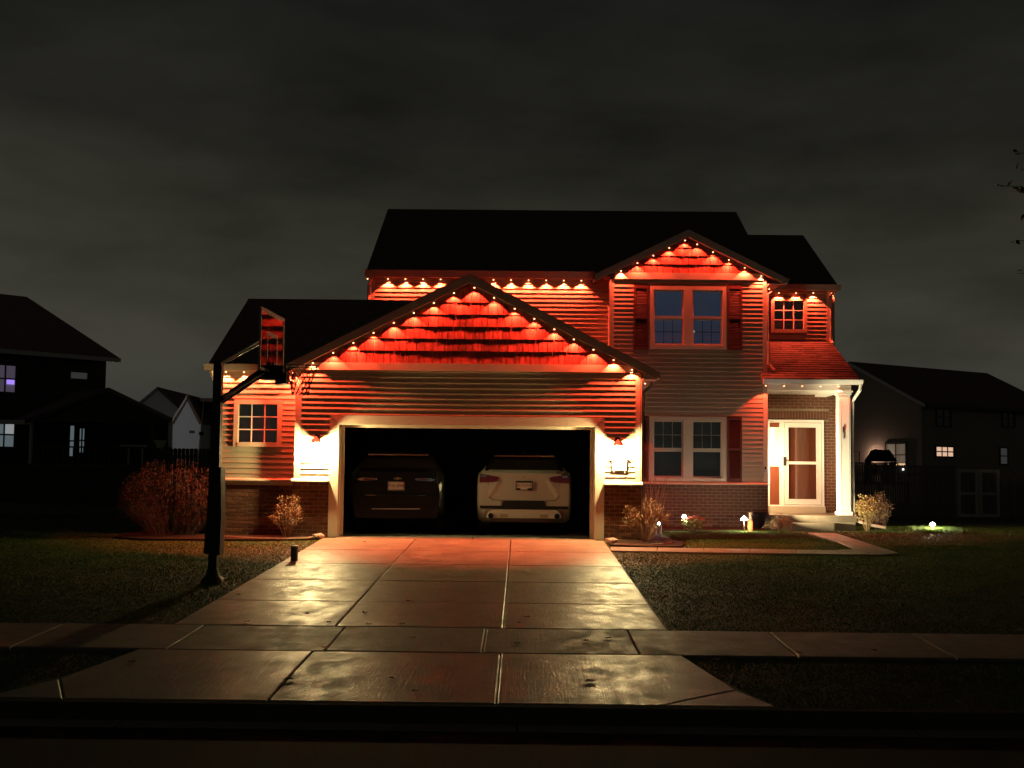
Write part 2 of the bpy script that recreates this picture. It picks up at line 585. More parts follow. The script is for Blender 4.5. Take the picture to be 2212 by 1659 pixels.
def inset(poly, d):
    """Shrink a convex polygon (list of 2D points) by d."""
    n = len(poly)
    area = sum(poly[i][0] * poly[(i + 1) % n][1] - poly[(i + 1) % n][0] * poly[i][1] for i in range(n))
    if area < 0:
        poly = poly[::-1]
    out = []
    for i in range(n):
        p0, p1, p2 = (Vector((*poly[(i - 1) % n], 0)), Vector((*poly[i], 0)), Vector((*poly[(i + 1) % n], 0)))
        d1, d2 = (p1 - p0).normalized(), (p2 - p1).normalized()
        n1, n2 = Vector((-d1.y, d1.x, 0)), Vector((-d2.y, d2.x, 0))
        b = (n1 + n2)
        b = b / max(0.2, b.dot(n1))
        q = p1 + b * d
        out.append((q.x, q.y))
    return out


def slab_piece(name, poly, m, parent, lift=0.0, thick=0.10, gap=0.007, ch=0.012):
    outer = inset(poly, gap)
    inner = inset(poly, gap + ch)
    n = len(outer)
    vs = [(x, y, ground_z(y) + lift - thick) for x, y in outer] + [(x, y, ground_z(y) + lift - 0.009) for x, y in outer] + [(x, y, ground_z(y) + lift) for x, y in inner]
    fs = [(i, (i + 1) % n, n + (i + 1) % n, n + i) for i in range(n)] + [(n + i, n + (i + 1) % n, 2 * n + (i + 1) % n, 2 * n + i) for i in range(n)] + [tuple(2 * n + i for i in range(n))]
    return obj(name, MB().add(vs, fs), m, parent)


def setting(name, loc=(0, 0, 0)):
    o = link(bpy.data.objects.new(name, None), None, Vector(loc))
    o['kind'] = 'structure'
    return o


drive = setting('driveway', (-1, 15, -0.3))
for j in range(5):
    for i in range(3):
        slab_piece('slab', [(DX[i], DYS[j + 1]), (DX[i + 1], DYS[j + 1]), (DX[i + 1], DYS[j]), (DX[i], DYS[j])], M['slab'], drive, random.uniform(-0.002, 0.002))
slab_piece('slab', [(XD0 - 0.02, 20.94), (-0.9, 20.94), (-0.9, 21.30), (XD0 - 0.02, 21.30)], M['walk'], drive, 0.005)
slab_piece('slab', [(-0.9, 20.94), (XD1 + 0.02, 20.94), (XD1 + 0.02, 21.30), (-0.9, 21.30)], M['walk'], drive, 0.005)
apron = setting('driveway_apron', (-1, 9.7, -0.55))
YA0, YA1 = 10.66, 8.765
slab_piece('slab', [(-3.62, YA0), (-1.96, YA0), (-1.96, YA1), (-3.55, YA1), (-3.86, 9.43)], M['slab'], apron)
slab_piece('slab', [(-3.86, 9.43), (-3.55, YA1), (-4.2, YA1)], M['slab'], apron)
slab_piece('slab', [(-1.96, YA0), (-0.17, YA0), (-0.17, YA1), (-1.96, YA1)], M['slab'], apron)
slab_piece('slab', [(-0.17, YA0), (1.55, YA0), (1.80, 9.31), (1.10, YA1), (-0.17, YA1)], M['slab'], apron)
slab_piece('slab', [(1.80, 9.31), (2.02, YA1), (1.10, YA1)], M['slab'], apron)
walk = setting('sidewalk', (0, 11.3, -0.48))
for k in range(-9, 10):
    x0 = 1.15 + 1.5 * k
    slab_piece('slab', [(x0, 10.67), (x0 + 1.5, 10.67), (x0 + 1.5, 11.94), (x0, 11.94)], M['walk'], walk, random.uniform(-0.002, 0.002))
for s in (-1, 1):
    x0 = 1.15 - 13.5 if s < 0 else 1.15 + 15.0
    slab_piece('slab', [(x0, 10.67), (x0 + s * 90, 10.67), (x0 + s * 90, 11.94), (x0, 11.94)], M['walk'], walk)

# curved front walk: outline traced on the ground
wk = setting('front_walk', (4, 20, 0))
lower = [(1318, 1189), (1420, 1191), (1520, 1193), (1620, 1194.5), (1720, 1196), (1820, 1197), (1900, 1198), (1945, 1195)]
upper = [(1318, 1181), (1420, 1182.5), (1520, 1184), (1620, 1185.5), (1720, 1187), (1800, 1188), (1842, 1186), (1838, 1178)]
lo = [on_ground(*p) for p in lower]
up = [on_ground(*p) for p in upper]
tail_l = [on_ground(1842, 1184), on_ground(1800, 1167), on_ground(1745, 1150.5)]
tail_r = [on_ground(1945, 1195), on_ground(1880, 1175), on_ground(1806, 1151.5)]
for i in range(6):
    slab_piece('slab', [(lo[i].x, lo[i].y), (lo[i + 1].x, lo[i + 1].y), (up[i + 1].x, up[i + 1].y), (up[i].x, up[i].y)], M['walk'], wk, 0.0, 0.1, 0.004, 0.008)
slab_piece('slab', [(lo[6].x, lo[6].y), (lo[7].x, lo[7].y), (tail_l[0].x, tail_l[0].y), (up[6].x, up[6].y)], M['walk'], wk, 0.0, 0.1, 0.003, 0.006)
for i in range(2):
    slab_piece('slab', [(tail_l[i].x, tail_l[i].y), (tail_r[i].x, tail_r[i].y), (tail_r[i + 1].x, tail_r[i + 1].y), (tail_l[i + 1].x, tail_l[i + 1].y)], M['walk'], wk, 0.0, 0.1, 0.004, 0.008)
walk_polys = [[(p.x, p.y) for p in lo] + [(p.x, p.y) for p in up[::-1]], [(p.x, p.y) for p in tail_l] + [(p.x, p.y) for p in tail_r[::-1]]]

# mulch beds
def bed(poly, lift=0.012):
    n = len(poly)
    vs = [(x, y, ground_z(y) + lift) for x, y in poly] + [(x, y, ground_z(y) - 0.1) for x, y in poly]
    obj('mulch_bed', MB().add(vs, [tuple(range(n))] + [(i, n + i, n + (i + 1) % n, (i + 1) % n) for i in range(n)]), M['mulch'], kind='structure')


left_bed = [(-7.5, 20.6), (-6.9, 20.3), (-6.0, 20.35), (-4.8, 20.42), (-3.75, 20.75), (-3.75, 21.1), (XG0, 21.1), (XG0, 21.7), (XW0, 21.7), (-7.7, 22.2)]
right_bed = [(1.63, 20.15), (2.3, 19.95), (2.9, 20.05), (3.05, 20.7), (2.75, 22.0), (3.1, 24.3), (5.8, 25.0), (5.8, 25.72), (2.3, 25.72), (2.3, 21.1), (1.63, 21.1)]
bed(left_bed)
bed(right_bed)

# ================================================================= THE HOUSE
house = thing('house', 'two-storey tan house outlined with red eave lights, open double garage and brick base', 'house', (0, 24, 0))


def wall_cells(mb, x0, x1, z0, z1, holes, y0, y1):
    xs = sorted({x0, x1, *[h[0] for h in holes], *[h[1] for h in holes]})
    zs = sorted({z0, z1, *[h[2] for h in holes], *[h[3] for h in holes]})
    for i in range(len(xs) - 1):
        for j in range(len(zs) - 1):
            cx, cz = (xs[i] + xs[i + 1]) / 2, (zs[j] + zs[j + 1]) / 2
            if cx < x0 or cx > x1 or cz < z0 or cz > z1:
                continue
            if any(h[0] < cx < h[1] and h[2] < cz < h[3] for h in holes):
                continue
            mb.box(xs[i], xs[i + 1], y0, y1, zs[j], zs[j + 1])


def siding(y, x0, x1, z0, z1, holes, parent, pitch=0.1033):
    """Lap boards, one object each, stopped at openings."""
    z = z0
    while z < z1 - 0.02:
        zt = min(z + pitch, z1)
        cuts = [(x0, x1)]
        for h in holes:
            if h[2] < zt - 0.004 and h[3] > z + 0.004:
                nxt = []
                for a, b in cuts:
                    if h[0] > a and h[0] < b:
                        nxt.append((a, h[0]))
                    if h[1] < b and h[1] > a:
                        nxt.append((h[1], b))
                    if h[1] <= a or h[0] >= b:
                        nxt.append((a, b))
                cuts = nxt
        hgt = zt - z
        for a, b in cuts:
            if b - a < 0.03:
                continue
            j = random.uniform(-0.0012, 0.0012)
            prof = [(a, y - 0.003, z), (a, y - 0.0245 + j, z + 0.001), (a, y - 0.0262 + j, z + 0.006), (a, y - 0.0045 + j, z + hgt), (a, y - 0.003, z + hgt)]
            obj('siding_board', MB().prism(prof, (b - a, 0, 0)), M['siding'], parent)
        z = zt


# openings as (x0, x1, z0, z1)
def px_open(xa, xb, ya, yb, Y):
    xm = (xa + xb) / 2
    return (X(xa, Y, (ya + yb) / 2), X(xb, Y, (ya + yb) / 2), Z(yb, Y, xm), Z(ya, Y, xm))


W_WING = px_open(506, 609.5, 863.5, 965, YW)
W_UP = px_open(1403.5, 1568, 619, 754, YB)
W_LOW = px_open(1402, 1567.5, 900, 1040, YB)
W_RIGHT = px_open(1664.5, 1742.5, 643, 719, YE)
SH_UL = px_open(1368.5, 1400.5, 617, 755, YB)
SH_UR = px_open(1571, 1603, 618, 756, YB)
SH_LL = px_open(1368, 1399, 900, 1040, YB)
SH_LR = px_open(1570.5, 1602, 901, 1041, YB)
CAS = 0.175
D_CAS = (XD0 - CAS, XD1 + CAS, 0.0, ZD + CAS)
ENTRY = px_open(1659, 1779, 907, 1091, YE)
Z_FRZ0, Z_FRZ1 = Z(802, YG, 1010), Z(786, YG, 1010)
Z_SOFM = Z(601, YM - 0.2, 1060)
Z_EAVE_W = Z(800, YW - 0.25, 560)

# --- gable geometry (garage)
pA = at(1014.5, 590, YRG)
pR = at(1418, 800, YRG)
XR_G, ZR_G = (XG0 + XG1) / 2, pA.z
SL_G = (pA.z - pR.z) / (pR.x - XR_G)
HW_G = pR.x - XR_G
# --- bay gable
pA2 = at(1487.5, 495, YRB)
pR2 = at(1696, 598, YRB)
XR_B, ZR_B = pA2.x, pA2.z
SL_B = (pA2.z - pR2.z) / (pR2.x - XR_B)
HW_B = pR2.x - XR_B
Z_FB0, Z_FB1 = Z(604.5, YB, 1488), Z(590.5, YB, 1488)

# --- shell walls
sh = MB()
Z_MAIN_EAVE = Z(584, 25.85, 1060)
wall_cells(sh, XG0, XG1, 0.0, Z_FRZ1, [(XD0, XD1, -1, ZD)], YG, YG + 0.14)
# gable triangle behind the shakes
sh.prism([(XG0, YG, Z_FRZ1), (XG1, YG, Z_FRZ1), (XR_G, YG, ZR_G - 0.16)], (0, 0.14, 0))
wall_cells(sh, XW0, XG0 - 0.001, 0.0, Z_EAVE_W + 0.25, [W_WING], YW, YW + 0.14)
sh.box(XG0 + 0.001, XG0 + 0.13, YG + 0.141, 26.1, 0, Z_FRZ1)
sh.box(XG1 - 0.13, XG1 - 0.001, YG + 0.141, YB - 0.001, 0, Z_FRZ1)
sh.box(XW0, XW0 + 0.13, YW + 0.141, 27.0, 0, Z_EAVE_W + 0.25)
wall_cells(sh, XM0, XB0 - 0.001, 2.6, Z_MAIN_EAVE - 0.05, [], YM, YM + 0.14)
wall_cells(sh, XB0, XB1, 0.0, Z_FB1, [W_UP, W_LOW], YB, YB + 0.14)
sh.prism([(XB0, YB, Z_FB1), (XB1, YB, Z_FB1), (XR_B, YB, ZR_B - 0.16)], (0, 0.14, 0))
sh.box(XB0 + 0.001, XB0 + 0.13, YB + 0.141, YM + 0.3, 3.0, Z_FB1)
sh.box(XB1 - 0.13, XB1 - 0.001, YB + 0.141, YE - 0.001, 0, Z_FB1)
XBR1 = X(1805, YE, 980)
wall_cells(sh, XB1 - 0.13, XBR1, 0.0, Z_MAIN_EAVE - 0.02, [W_RIGHT, ENTRY], YE, YE + 0.14)
sh.box(XE1 - 0.13, XE1, YE + 0.141, 33.4, 4.2, Z_MAIN_EAVE - 0.02)
sh.box(XBR1 - 0.131, XBR1 - 0.001, YE + 0.141, 33.4, 0, 4.2)
sh.box(XM0 + 0.001, XM0 + 0.13, YM + 0.141, 33.4, 0, Z_MAIN_EAVE - 0.05)
sh.box(XM0, XE1, 33.401, 33.54, 0, Z_MAIN_EAVE - 0.05)
obj('wall', sh, M['sheath'], house)

# --- garage interior
gi = MB()
gi.box(XG0 + 0.14, XG1 - 0.14, 29.4, 29.5, 0, 2.75)
gi.box(XG0 + 0.14, XG1 - 0.14, YG + 0.15, 29.4, 2.62, 2.72)
gi.box(XG0 + 0.14, XG0 + 0.18, YG + 0.15, 29.4, 0, 2.62)
gi.box(XG1 - 0.18, XG1 - 0.14, YG + 0.15, 29.4, 0, 2.62)
obj('garage_lining', gi, M['interior'], house)
obj('garage_floor', MB().box(XG0 + 0.14, XG1 - 0.14, YG + 0.205, 29.4, -0.2, 0.006), M['garage_floor'], house)
# ceilings so that no lamp light leaks through the storeys
cl = MB()
cl.box(XM0 + 0.14, XB1 - 0.14, YM + 0.16, 33.3, Z_MAIN_EAVE - 0.12, Z_MAIN_EAVE - 0.06)
cl.box(XM0 + 0.14, XB1 - 0.14, 29.6, 33.3, 2.75, 2.95)
cl.box(XG1 + 0.02, XB1 - 0.14, YB + 0.16, 33.3, 2.96, 3.1)
cl.box(XB1, XE1 - 0.14, YE + 0.16, 33.3, Z_MAIN_EAVE - 0.12, Z_MAIN_EAVE - 0.06)
cl.box(XB1, XE1 - 0.14, YE + 0.16, 33.3, 3.3, 3.4)
cl.box(2.9, 2.98, YB + 0.16, 33.3, 3.2, 5.7)
cl.box(XB1 - 0.2, XB1 - 0.14, 29.5, 33.3, 0, 5.7)
obj('ceiling', cl, M['interior'], house)

# --- siding
CORN = 0.09
siding(YG, XG0 + CORN, XG1 - CORN, ZSILL, Z_FRZ0 - 0.003, [(D_CAS[0] + 0.005, D_CAS[1] - 0.005, -1, D_CAS[3] - 0.005)], house)
siding(YW, XW0 + 0.07, XG0 - 0.003, ZSILL, Z_EAVE_W + 0.08, [W_WING], house)
siding(YM, XM0 + 0.08, XB0 - 0.003, 3.25, Z_SOFM + 0.05, [], house)
siding(YB, XB0 + CORN, XB1 - CORN, ZSILL, Z_FB0 - 0.003, [W_UP, W_LOW, SH_UL, SH_UR, SH_LL, SH_LR], house)
siding(YE, XB1 + 0.003, XE1 - 0.09, Z(733, YE, 1720), Z(629, YE, 1720), [W_RIGHT], house)

# --- trim boards
def board(name, x0, x1, y0, y1, z0, z1, m='trim', parent=None, label=None):
    return obj(name, MB().box(x0, x1, y0, y1, z0, z1), M[m], parent or house, label=label)


board('corner_board', XG0 - 0.012, XG0 + CORN - 0.002, YG - 0.028, YG - 0.002, ZSILL + 0.03, Z_FRZ0 - 0.004)
board('corner_board', XG1 - CORN + 0.002, XG1 + 0.012, YG - 0.028, YG - 0.002, ZSILL + 0.03, Z_FRZ0 - 0.004)
board('corner_board', XG1 + 0.002, XG1 + 0.026, YG - 0.028, YG + 0.09, ZSILL + 0.03, Z_FRZ0 - 0.004)
board('corner_board', XG0 - 0.026, XG0 - 0.014, YG - 0.028, YW - 0.022, ZSILL + 0.03, Z_FRZ0 - 0.004)
board('corner_board', XW0 - 0.012, XW0 + 0.068, YW - 0.028, YW - 0.002, ZSILL + 0.03, Z_EAVE_W)
board('corner_board', XM0 - 0.012, XM0 + 0.078, YM - 0.028, YM - 0.002, 3.9, Z_SOFM)
board('corner_board', XB0 - 0.020, XB0 + CORN - 0.002, YB - 0.028, YB - 0.002, 2.9, Z_FB0 - 0.004)
board('corner_board', XB0 - 0.020, XB0 - 0.002, YB - 0.001, YM - 0.004, 2.9, Z_FB0 - 0.004)
board('corner_board', XB1 - CORN + 0.002, XB1 + 0.012, YB - 0.028, YB - 0.002, ZSILL + 0.03, Z_FB0 - 0.004)
board('corner_board', XE1 - 0.088, XE1 + 0.012, YE - 0.028, YE - 0.002, Z(738, YE, 1790), Z(627, YE, 1790))
board('frieze_board', XG0 - 0.02, X(1367, YG, 795), YG - 0.055, YG - 0.002, Z_FRZ0, Z_FRZ1)
board('frieze_board', X(1328, YB, 597), X(1648, YB, 597), YB - 0.055, YB - 0.002, Z_FB0, Z_FB1)
# ledge on top of the brick
for (a, b, y) in ((XG0 - 0.06, XD0 - CAS - 0.002, YG), (XD1 + CAS + 0.002, XG1 + 0.05, YG)):
    obj('brick_ledge', MB().prism([(a, y - 0.115, ZSILL - 0.035), (a, y - 0.115, ZSILL - 0.008), (a, y - 0.003, ZSILL + 0.026), (a, y - 0.003, ZSILL - 0.035)], (b - a, 0, 0)), M['white'], house)
for (a, b, y) in ((XW0 - 0.02, XG0 - 0.062, YW), (XG1 + 0.055, XB1 + 0.03, YB)):
    obj('brick_ledge', MB().prism([(a, y - 0.115, ZSILL - 0.035), (a, y - 0.115, ZSILL - 0.008), (a, y - 0.003, ZSILL + 0.026), (a, y - 0.003, ZSILL - 0.035)], (b - a, 0, 0)), M['trim'], house)
board('band_board', XW0, XG0 - 0.063, YW - 0.045, YW - 0.002, ZSILL - 0.115, ZSILL - 0.037)
# garage door casing and jambs
dc = MB()
dc.prism([(XD0 - CAS, YG - 0.03, 0.0), (XD0, YG - 0.03, 0.0), (XD0, YG - 0.03, ZD), (XD0 - CAS, YG - 0.03, ZD + CAS)], (0, 0.027, 0))
obj('door_casing', dc, M['trim'], house)
dc = MB()
dc.prism([(XD1, YG - 0.03, 0.0), (XD1 + CAS, YG - 0.03, 0.0), (XD1 + CAS, YG - 0.03, ZD + CAS), (XD1, YG - 0.03, ZD)], (0, 0.027, 0))
obj('door_casing', dc, M['trim'], house)
dc = MB()
dc.prism([(XD0 - CAS + 0.004, YG - 0.034, ZD + CAS), (XD0 + 0.004, YG - 0.034, ZD + 0.003), (XD1 - 0.004, YG - 0.034, ZD + 0.003), (XD1 + CAS - 0.004, YG - 0.034, ZD + CAS)], (0, 0.031, 0))
obj('door_casing', dc, M['trim'], house)
board('door_jamb', XD0 - 0.002, XD0 + 0.022, YG - 0.02, YG + 0.17, 0.008, ZD - 0.004)
board('door_jamb', XD1 - 0.022, XD1 + 0.002, YG - 0.02, YG + 0.17, 0.008, ZD - 0.004)
board('door_jamb', XD0 - 0.002, XD1 + 0.002, YG - 0.022, YG + 0.17, ZD - 0.003, ZD + 0.02)
board('door_stop', XD0 + 0.024, XD0 + 0.085, YG + 0.13, YG + 0.155, 0.008, ZD - 0.05)
board('door_stop', XD1 - 0.085, XD1 - 0.024, YG + 0.13, YG + 0.155, 0.008, ZD - 0.05)
board('door_stop', XD0 + 0.024, XD1 - 0.024, YG + 0.128, YG + 0.155, ZD - 0.05, ZD - 0.005)
obj('door_opener_rail', MB().box(-1.06, -1.0, YG + 0.3, 24.5, 2.40, 2.45), M['dark_metal'], house)

# --- bricks
BW, BH, BP, BR = 0.193, 0.065, 0.203, 0.0755


def brick_mesh(w, h, d=0.005):
    b = 0.004
    mb = MB()
    v = [(-w / 2, 0, 0), (w / 2, 0, 0), (w / 2, 0, h), (-w / 2, 0, h), (-w / 2 + b, -d, b), (w / 2 - b, -d, b), (w / 2 - b, -d, h - b), (-w / 2 + b, -d, h - b)]
    mb.add(v, [(4, 5, 6, 7), (0, 1, 5, 4), (1, 2, 6, 5), (2, 3, 7, 6), (3, 0, 4, 7)])
    return mb


_bm = {}


def brick_data(w, h):
    k = (round(w, 3), round(h, 3))
    if k not in _bm:
        mb = brick_mesh(w, h)
        me = bpy.data.meshes.new('brick')
        me.from_pydata(mb.v, [], mb.f)
        me.materials.append(M['brick'])
        _bm[k] = me
    return _bm[k]


brick_total = 0


def bricks(y, x0, x1, z0, z1, holes, single, soldier=None):
    """Running bond; each brick an object of its own while SINGLE bricks remain, the rest joined as one part."""
    global brick_total
    mo = MB()
    wall_cells(mo, x0, x1, z0, z1, holes, y - 0.010, y - 0.001)
    wall = obj('brick_wall', mo, M['mortar'], house)
    rest = MB()
    row = 0
    z = z0 + 0.006
    while z + BH < z1 + 0.01:
        h = min(BH, z1 - z)
        x = x0 - (BP / 2 if row % 2 else 0)
        while x < x1:
            a, b = max(x, x0), min(x + BW, x1)
            segs = [(a, b)]
            for hh in holes:
                if hh[2] < z + h - 0.005 and hh[3] > z + 0.005:
                    nx = []
                    for s, t in segs:
                        if hh[1] <= s or hh[0] >= t:
                            nx.append((s, t))
                        else:
                            if hh[0] > s: nx.append((s, hh[0]))
                            if hh[1] < t: nx.append((hh[1], t))
                    segs = nx
            for s, t in segs:
                w = t - s
                if w < 0.025:
                    continue
                jy = random.uniform(-0.003, 0.002)
                if brick_total < 300 and single:
                    inst('brick', brick_data(w, h), ((s + t) / 2, y - 0.0098 + jy, z), wall)
                    brick_total += 1
                else:
                    b2 = brick_mesh(w, h)
                    rest.add([(p[0] + (s + t) / 2, p[1] + y - 0.0098 + jy, p[2] + z) for p in b2.v], b2.f)
            x += BP
        z += BR
        row += 1
    if soldier:
        sx0, sx1, sz, shh = soldier
        x = sx0
        while x + BH < sx1 + 0.02:
            b2 = brick_mesh(BH, shh)
            jy = random.uniform(-0.003, 0.002)
            rest.add([(p[0] + x + BH / 2, p[1] + y - 0.0098 + jy, p[2] + sz) for p in b2.v], b2.f)
            x += BR
    if rest.v:
        obj('brick_facing', rest, M['brick'], house, kind='stuff')


bricks(YW, XW0, XG0 - 0.062, -0.02, ZSILL - 0.118, [], True)
bricks(YG, XG0 - 0.05, XD0 - CAS - 0.004, -0.02, ZSILL - 0.037, [], True)
bricks(YG, XD1 + CAS + 0.004, XG1 + 0.02, -0.02, ZSILL - 0.037, [], True)
bricks(YB, XG1 + 0.03, XB1 + 0.02, -0.02, ZSILL - 0.037, [], True)
SOLD_Z = Z(906, YE, 1720)
SOLD_H = 0.2
Z_PCEIL = Z(838, YE, 1720)
bricks(YE, XB1 + 0.002, XBR1, 0.37, Z_PCEIL + 0.25, [(ENTRY[0] - 0.3, ENTRY[1] + 0.002, -1, SOLD_Z), (ENTRY[0] - 0.3, X(1790, YE, 900), SOLD_Z, SOLD_Z + SOLD_H + 0.01)], False, (XB1 + 0.01, X(1790, YE, 900), SOLD_Z + 0.005, SOLD_H))

# --- gable shakes
def clip_poly(poly, nx, nz, d):
    out = []
    n = len(poly)
    for i in range(n):
        p, q = poly[i], poly[(i + 1) % n]
        sp, sq = nx * p[0] + nz * p[1] - d, nx * q[0] + nz * q[1] - d
        if sp <= 0:
            out.append(p)
        if (sp < 0 < sq) or (sq < 0 < sp):
            t = sp / (sp - sq)
            out.append((p[0] + (q[0] - p[0]) * t, p[1] + (q[1] - p[1]) * t))
    return out


def shakes(y, xr, zr, sl, z0, row_h, w_mean, rows):
    """Shakes under two rakes meeting at (xr, zr)."""
    for r in range(rows):
        zb = z0 + r * row_h
        zt = zb + row_h
        half = (zr - zb) / sl
        if half < 0.08:
            break
        x = xr - half - random.uniform(0, w_mean)
        while x < xr + half:
            w = w_mean * random.uniform(0.62, 1.36)
            jb = random.uniform(-0.003, 0.003)
            poly = [(x + 0.006, zb + jb), (x + w - 0.006, zb + jb), (x + w - 0.006, zt + 0.012), (x + 0.006, zt + 0.012)]
            poly = clip_poly(poly, sl, 1.0, zr + sl * xr)
            poly = clip_poly(poly, -sl, 1.0, zr - sl * xr) if len(poly) > 2 else poly
            x += w
            if len(poly) < 3:
                continue
            jo = random.uniform(-0.005, 0.005)
            front = [(px_, y - 0.010 - (0.024 + jo) * min(1.0, max(0.0, (zt - pz) / row_h)), pz) for px_, pz in poly]
            back = [(px_, y - 0.004, pz) for px_, pz in poly]
            n = len(poly)
            fs = [tuple(range(n)), tuple(range(2 * n - 1, n - 1, -1))] + [(i, n + i, n + (i + 1) % n, (i + 1) % n) for i in range(n)]
            obj('shake', MB().add(front + back, fs), M['shake'], house)


zr_in = ZR_G - 0.20
shakes(YG, XR_G, zr_in, SL_G, Z_FRZ1 + 0.004, (zr_in - Z_FRZ1) / 6.35, 0.155, 7)
zr_in2 = ZR_B - 0.20
shakes(YB, XR_B, zr_in2, SL_B, Z_FB1 + 0.004, (zr_in2 - Z_FB1) / 3.9, 0.165, 4)

# --- roofs
def roof(name, quads, t=0.11, label=None):
    mb = MB()
    for q in quads:
        mb.slab(q, t)
    return obj(name, mb, M['shingle'], house, label=label)


# garage gable
ZE_G = ZR_G - SL_G * HW_G
roof('garage_roof', [
    [(XR_G, YRG, ZR_G), (XR_G, 26.1, ZR_G), (XR_G - HW_G, 26.1, ZE_G), (XR_G - HW_G, YRG, ZE_G)],
    [(XR_G, YRG, ZR_G), (XR_G + HW_G, YRG, ZE_G), (XR_G + HW_G, 26.1, ZE_G), (XR_G, 26.1, ZR_G)]])
for s in (-1, 1):
    fb = MB()
    x1 = XR_G + s * (HW_G + 0.01)
    zt1 = ZR_G - SL_G * (HW_G + 0.01)
    fb.prism([(XR_G, YRG - 0.026, ZR_G - 0.012), (x1, YRG - 0.026, zt1 - 0.012), (x1, YRG - 0.026, zt1 - 0.175), (XR_G, YRG - 0.026, ZR_G - 0.190)], (0, 0.024, 0))
    obj('rake_board', fb, M['fascia'], house)
    x2 = XR_G + s * (HW_G - 0.03)
    obj('rake_soffit', MB().prism([(XR_G, YRG + 0.004, ZR_G - 0.120), (x2, YRG + 0.004, ZR_G - SL_G * (HW_G - 0.03) - 0.120), (x2, YRG + 0.004, ZR_G - SL_G * (HW_G - 0.03) - 0.135), (XR_G, YRG + 0.004, ZR_G - 0.135)], (0, 0.24, 0)), M['fascia'], house)
# boxed eave return at the right end of the garage gable
obj('eave_return', MB().box(XG1 + 0.03, XR_G + HW_G - 0.02, YRG + 0.01, 25.6, ZE_G - 0.17, ZE_G - 0.14), M['fascia'], house)
obj('eave_return', MB().prism([(XG1 + 0.03, YRG + 0.0, ZE_G - 0.17), (XR_G + HW_G - 0.01, YRG, ZE_G - 0.17), (XR_G + HW_G - 0.01, YRG, ZE_G - 0.13), (XG1 + 0.03, YRG, ZE_G + 0.02)], (0, 0.02, 0)), M['fascia'], house)
obj('gutter', MB().prism([(XR_G + HW_G + 0.005, YRG + 0.02, ZE_G - 0.14), (XR_G + HW_G + 0.075, YRG + 0.02, ZE_G - 0.14), (XR_G + HW_G + 0.105, YRG + 0.02, ZE_G - 0.03), (XR_G + HW_G + 0.005, YRG + 0.02, ZE_G - 0.03)], (0, 4.8, 0)), M['fascia'], house)
gd = MB().tube([(XG1 + 0.24, 21.35, ZE_G - 0.15), (XG1 + 0.22, 21.34, ZE_G - 0.24), (XG1 + 0.075, 21.30, ZE_G - 0.42), (XG1 + 0.075, 21.30, 0.3)], 0.04, None, 6)
obj('downspout', gd, M['fascia'], house)

# left wing
pW0, pW1 = at(455, 784, 21.1), at(537, 645, 24.05)
xw = (pW0.x + pW1.x) / 2 - 0.02
roof('wing_roof', [
    [(xw, 21.1, pW0.z), (XR_G - 0.6, 21.1, pW0.z), (XR_G - 0.6, 24.05, pW1.z), (xw, 24.05, pW1.z)],
    [(xw, 24.05, pW1.z), (XR_G, 24.05, pW1.z), (XR_G, 27.0, pW0.z), (xw, 27.0, pW0.z)]])
gbl = MB().prism([(XW0, YW, pW0.z - 0.05), (XW0, 26.9, pW0.z - 0.05), (XW0, 24.05, pW1.z - 0.13)], (0.1, 0, 0))
obj('gable_wall', gbl, M['siding'], house)
XGL = XR_G - HW_G
gz0, gz1 = Z(800.5, 21.03, 560), Z(787, 21.03, 560)
obj('gutter', MB().prism([(xw - 0.06, 21.09, gz0), (xw - 0.06, 21.03, gz0), (xw - 0.06, 20.98, gz1), (xw - 0.06, 21.09, gz1)], (XGL - xw + 0.02, 0, 0)), M['trim'], house)
obj('soffit', MB().box(xw + 0.02, XG0 - 0.03, 21.095, YW - 0.004, gz0 + 0.05, gz0 + 0.07), M['trim'], house)
obj('downspout', MB().tube([(xw + 0.06, 21.06, gz0), (xw + 0.07, 21.10, gz0 - 0.06), (XW0 - 0.05, 21.43, gz0 - 0.30), (XW0 - 0.05, 21.43, 0.2)], 0.04, None, 6), M['trim'], house)
# main roof
pM0, pM1 = at(793, 583, 25.85), at(837, 451, 29.75)
xm0 = (pM0.x + pM1.x) / 2
xm1 = X(1590, 29.75, 458)
ZM0, ZM1 = pM0.z, (pM1.z + Z(458, 29.75, 1590)) / 2
SL_M = (ZM1 - ZM0) / (29.75 - 25.85)
roof('main_roof', [
    [(xm0, 25.85, ZM0), (xm1, 25.85, ZM0), (xm1, 29.75, ZM1), (xm0, 29.75, ZM1)],
    [(xm0, 29.75, ZM1), (xm1, 29.75, ZM1), (xm1, 33.7, ZM0), (xm0, 33.7, ZM0)]], 0.13)
for xg in (XM0, xm1 - 0.25):
    obj('gable_wall', MB().prism([(xg, 26.1, ZM0 - 0.06), (xg, 33.4, ZM0 - 0.06), (xg, 29.75, ZM1 - 0.15)], (0.1, 0, 0)), M['siding'], house)
mg0, mg1 = Z(600, 25.78, 1060), Z(585.5, 25.78, 1060)
xg_end = XR_B - HW_B + 0.12
obj('gutter', MB().prism([(xm0 - 0.03, 25.84, mg0), (xm0 - 0.03, 25.78, mg0), (xm0 - 0.03, 25.73, mg1), (xm0 - 0.03, 25.84, mg1)], (xg_end - xm0, 0, 0)), M['fascia'], house)
obj('soffit', MB().box(xm0 + 0.02, XB0 - 0.005, 25.845, YM - 0.004, mg0 + 0.05, mg0 + 0.07), M['trim'], house)
obj('downspout', MB().tube([(xm0 + 0.14, 25.80, mg0), (XM0 - 0.06, 26.1, mg0 - 0.16), (XM0 - 0.06, 26.12, 3.3)], 0.04, None, 6), M['trim'], house)
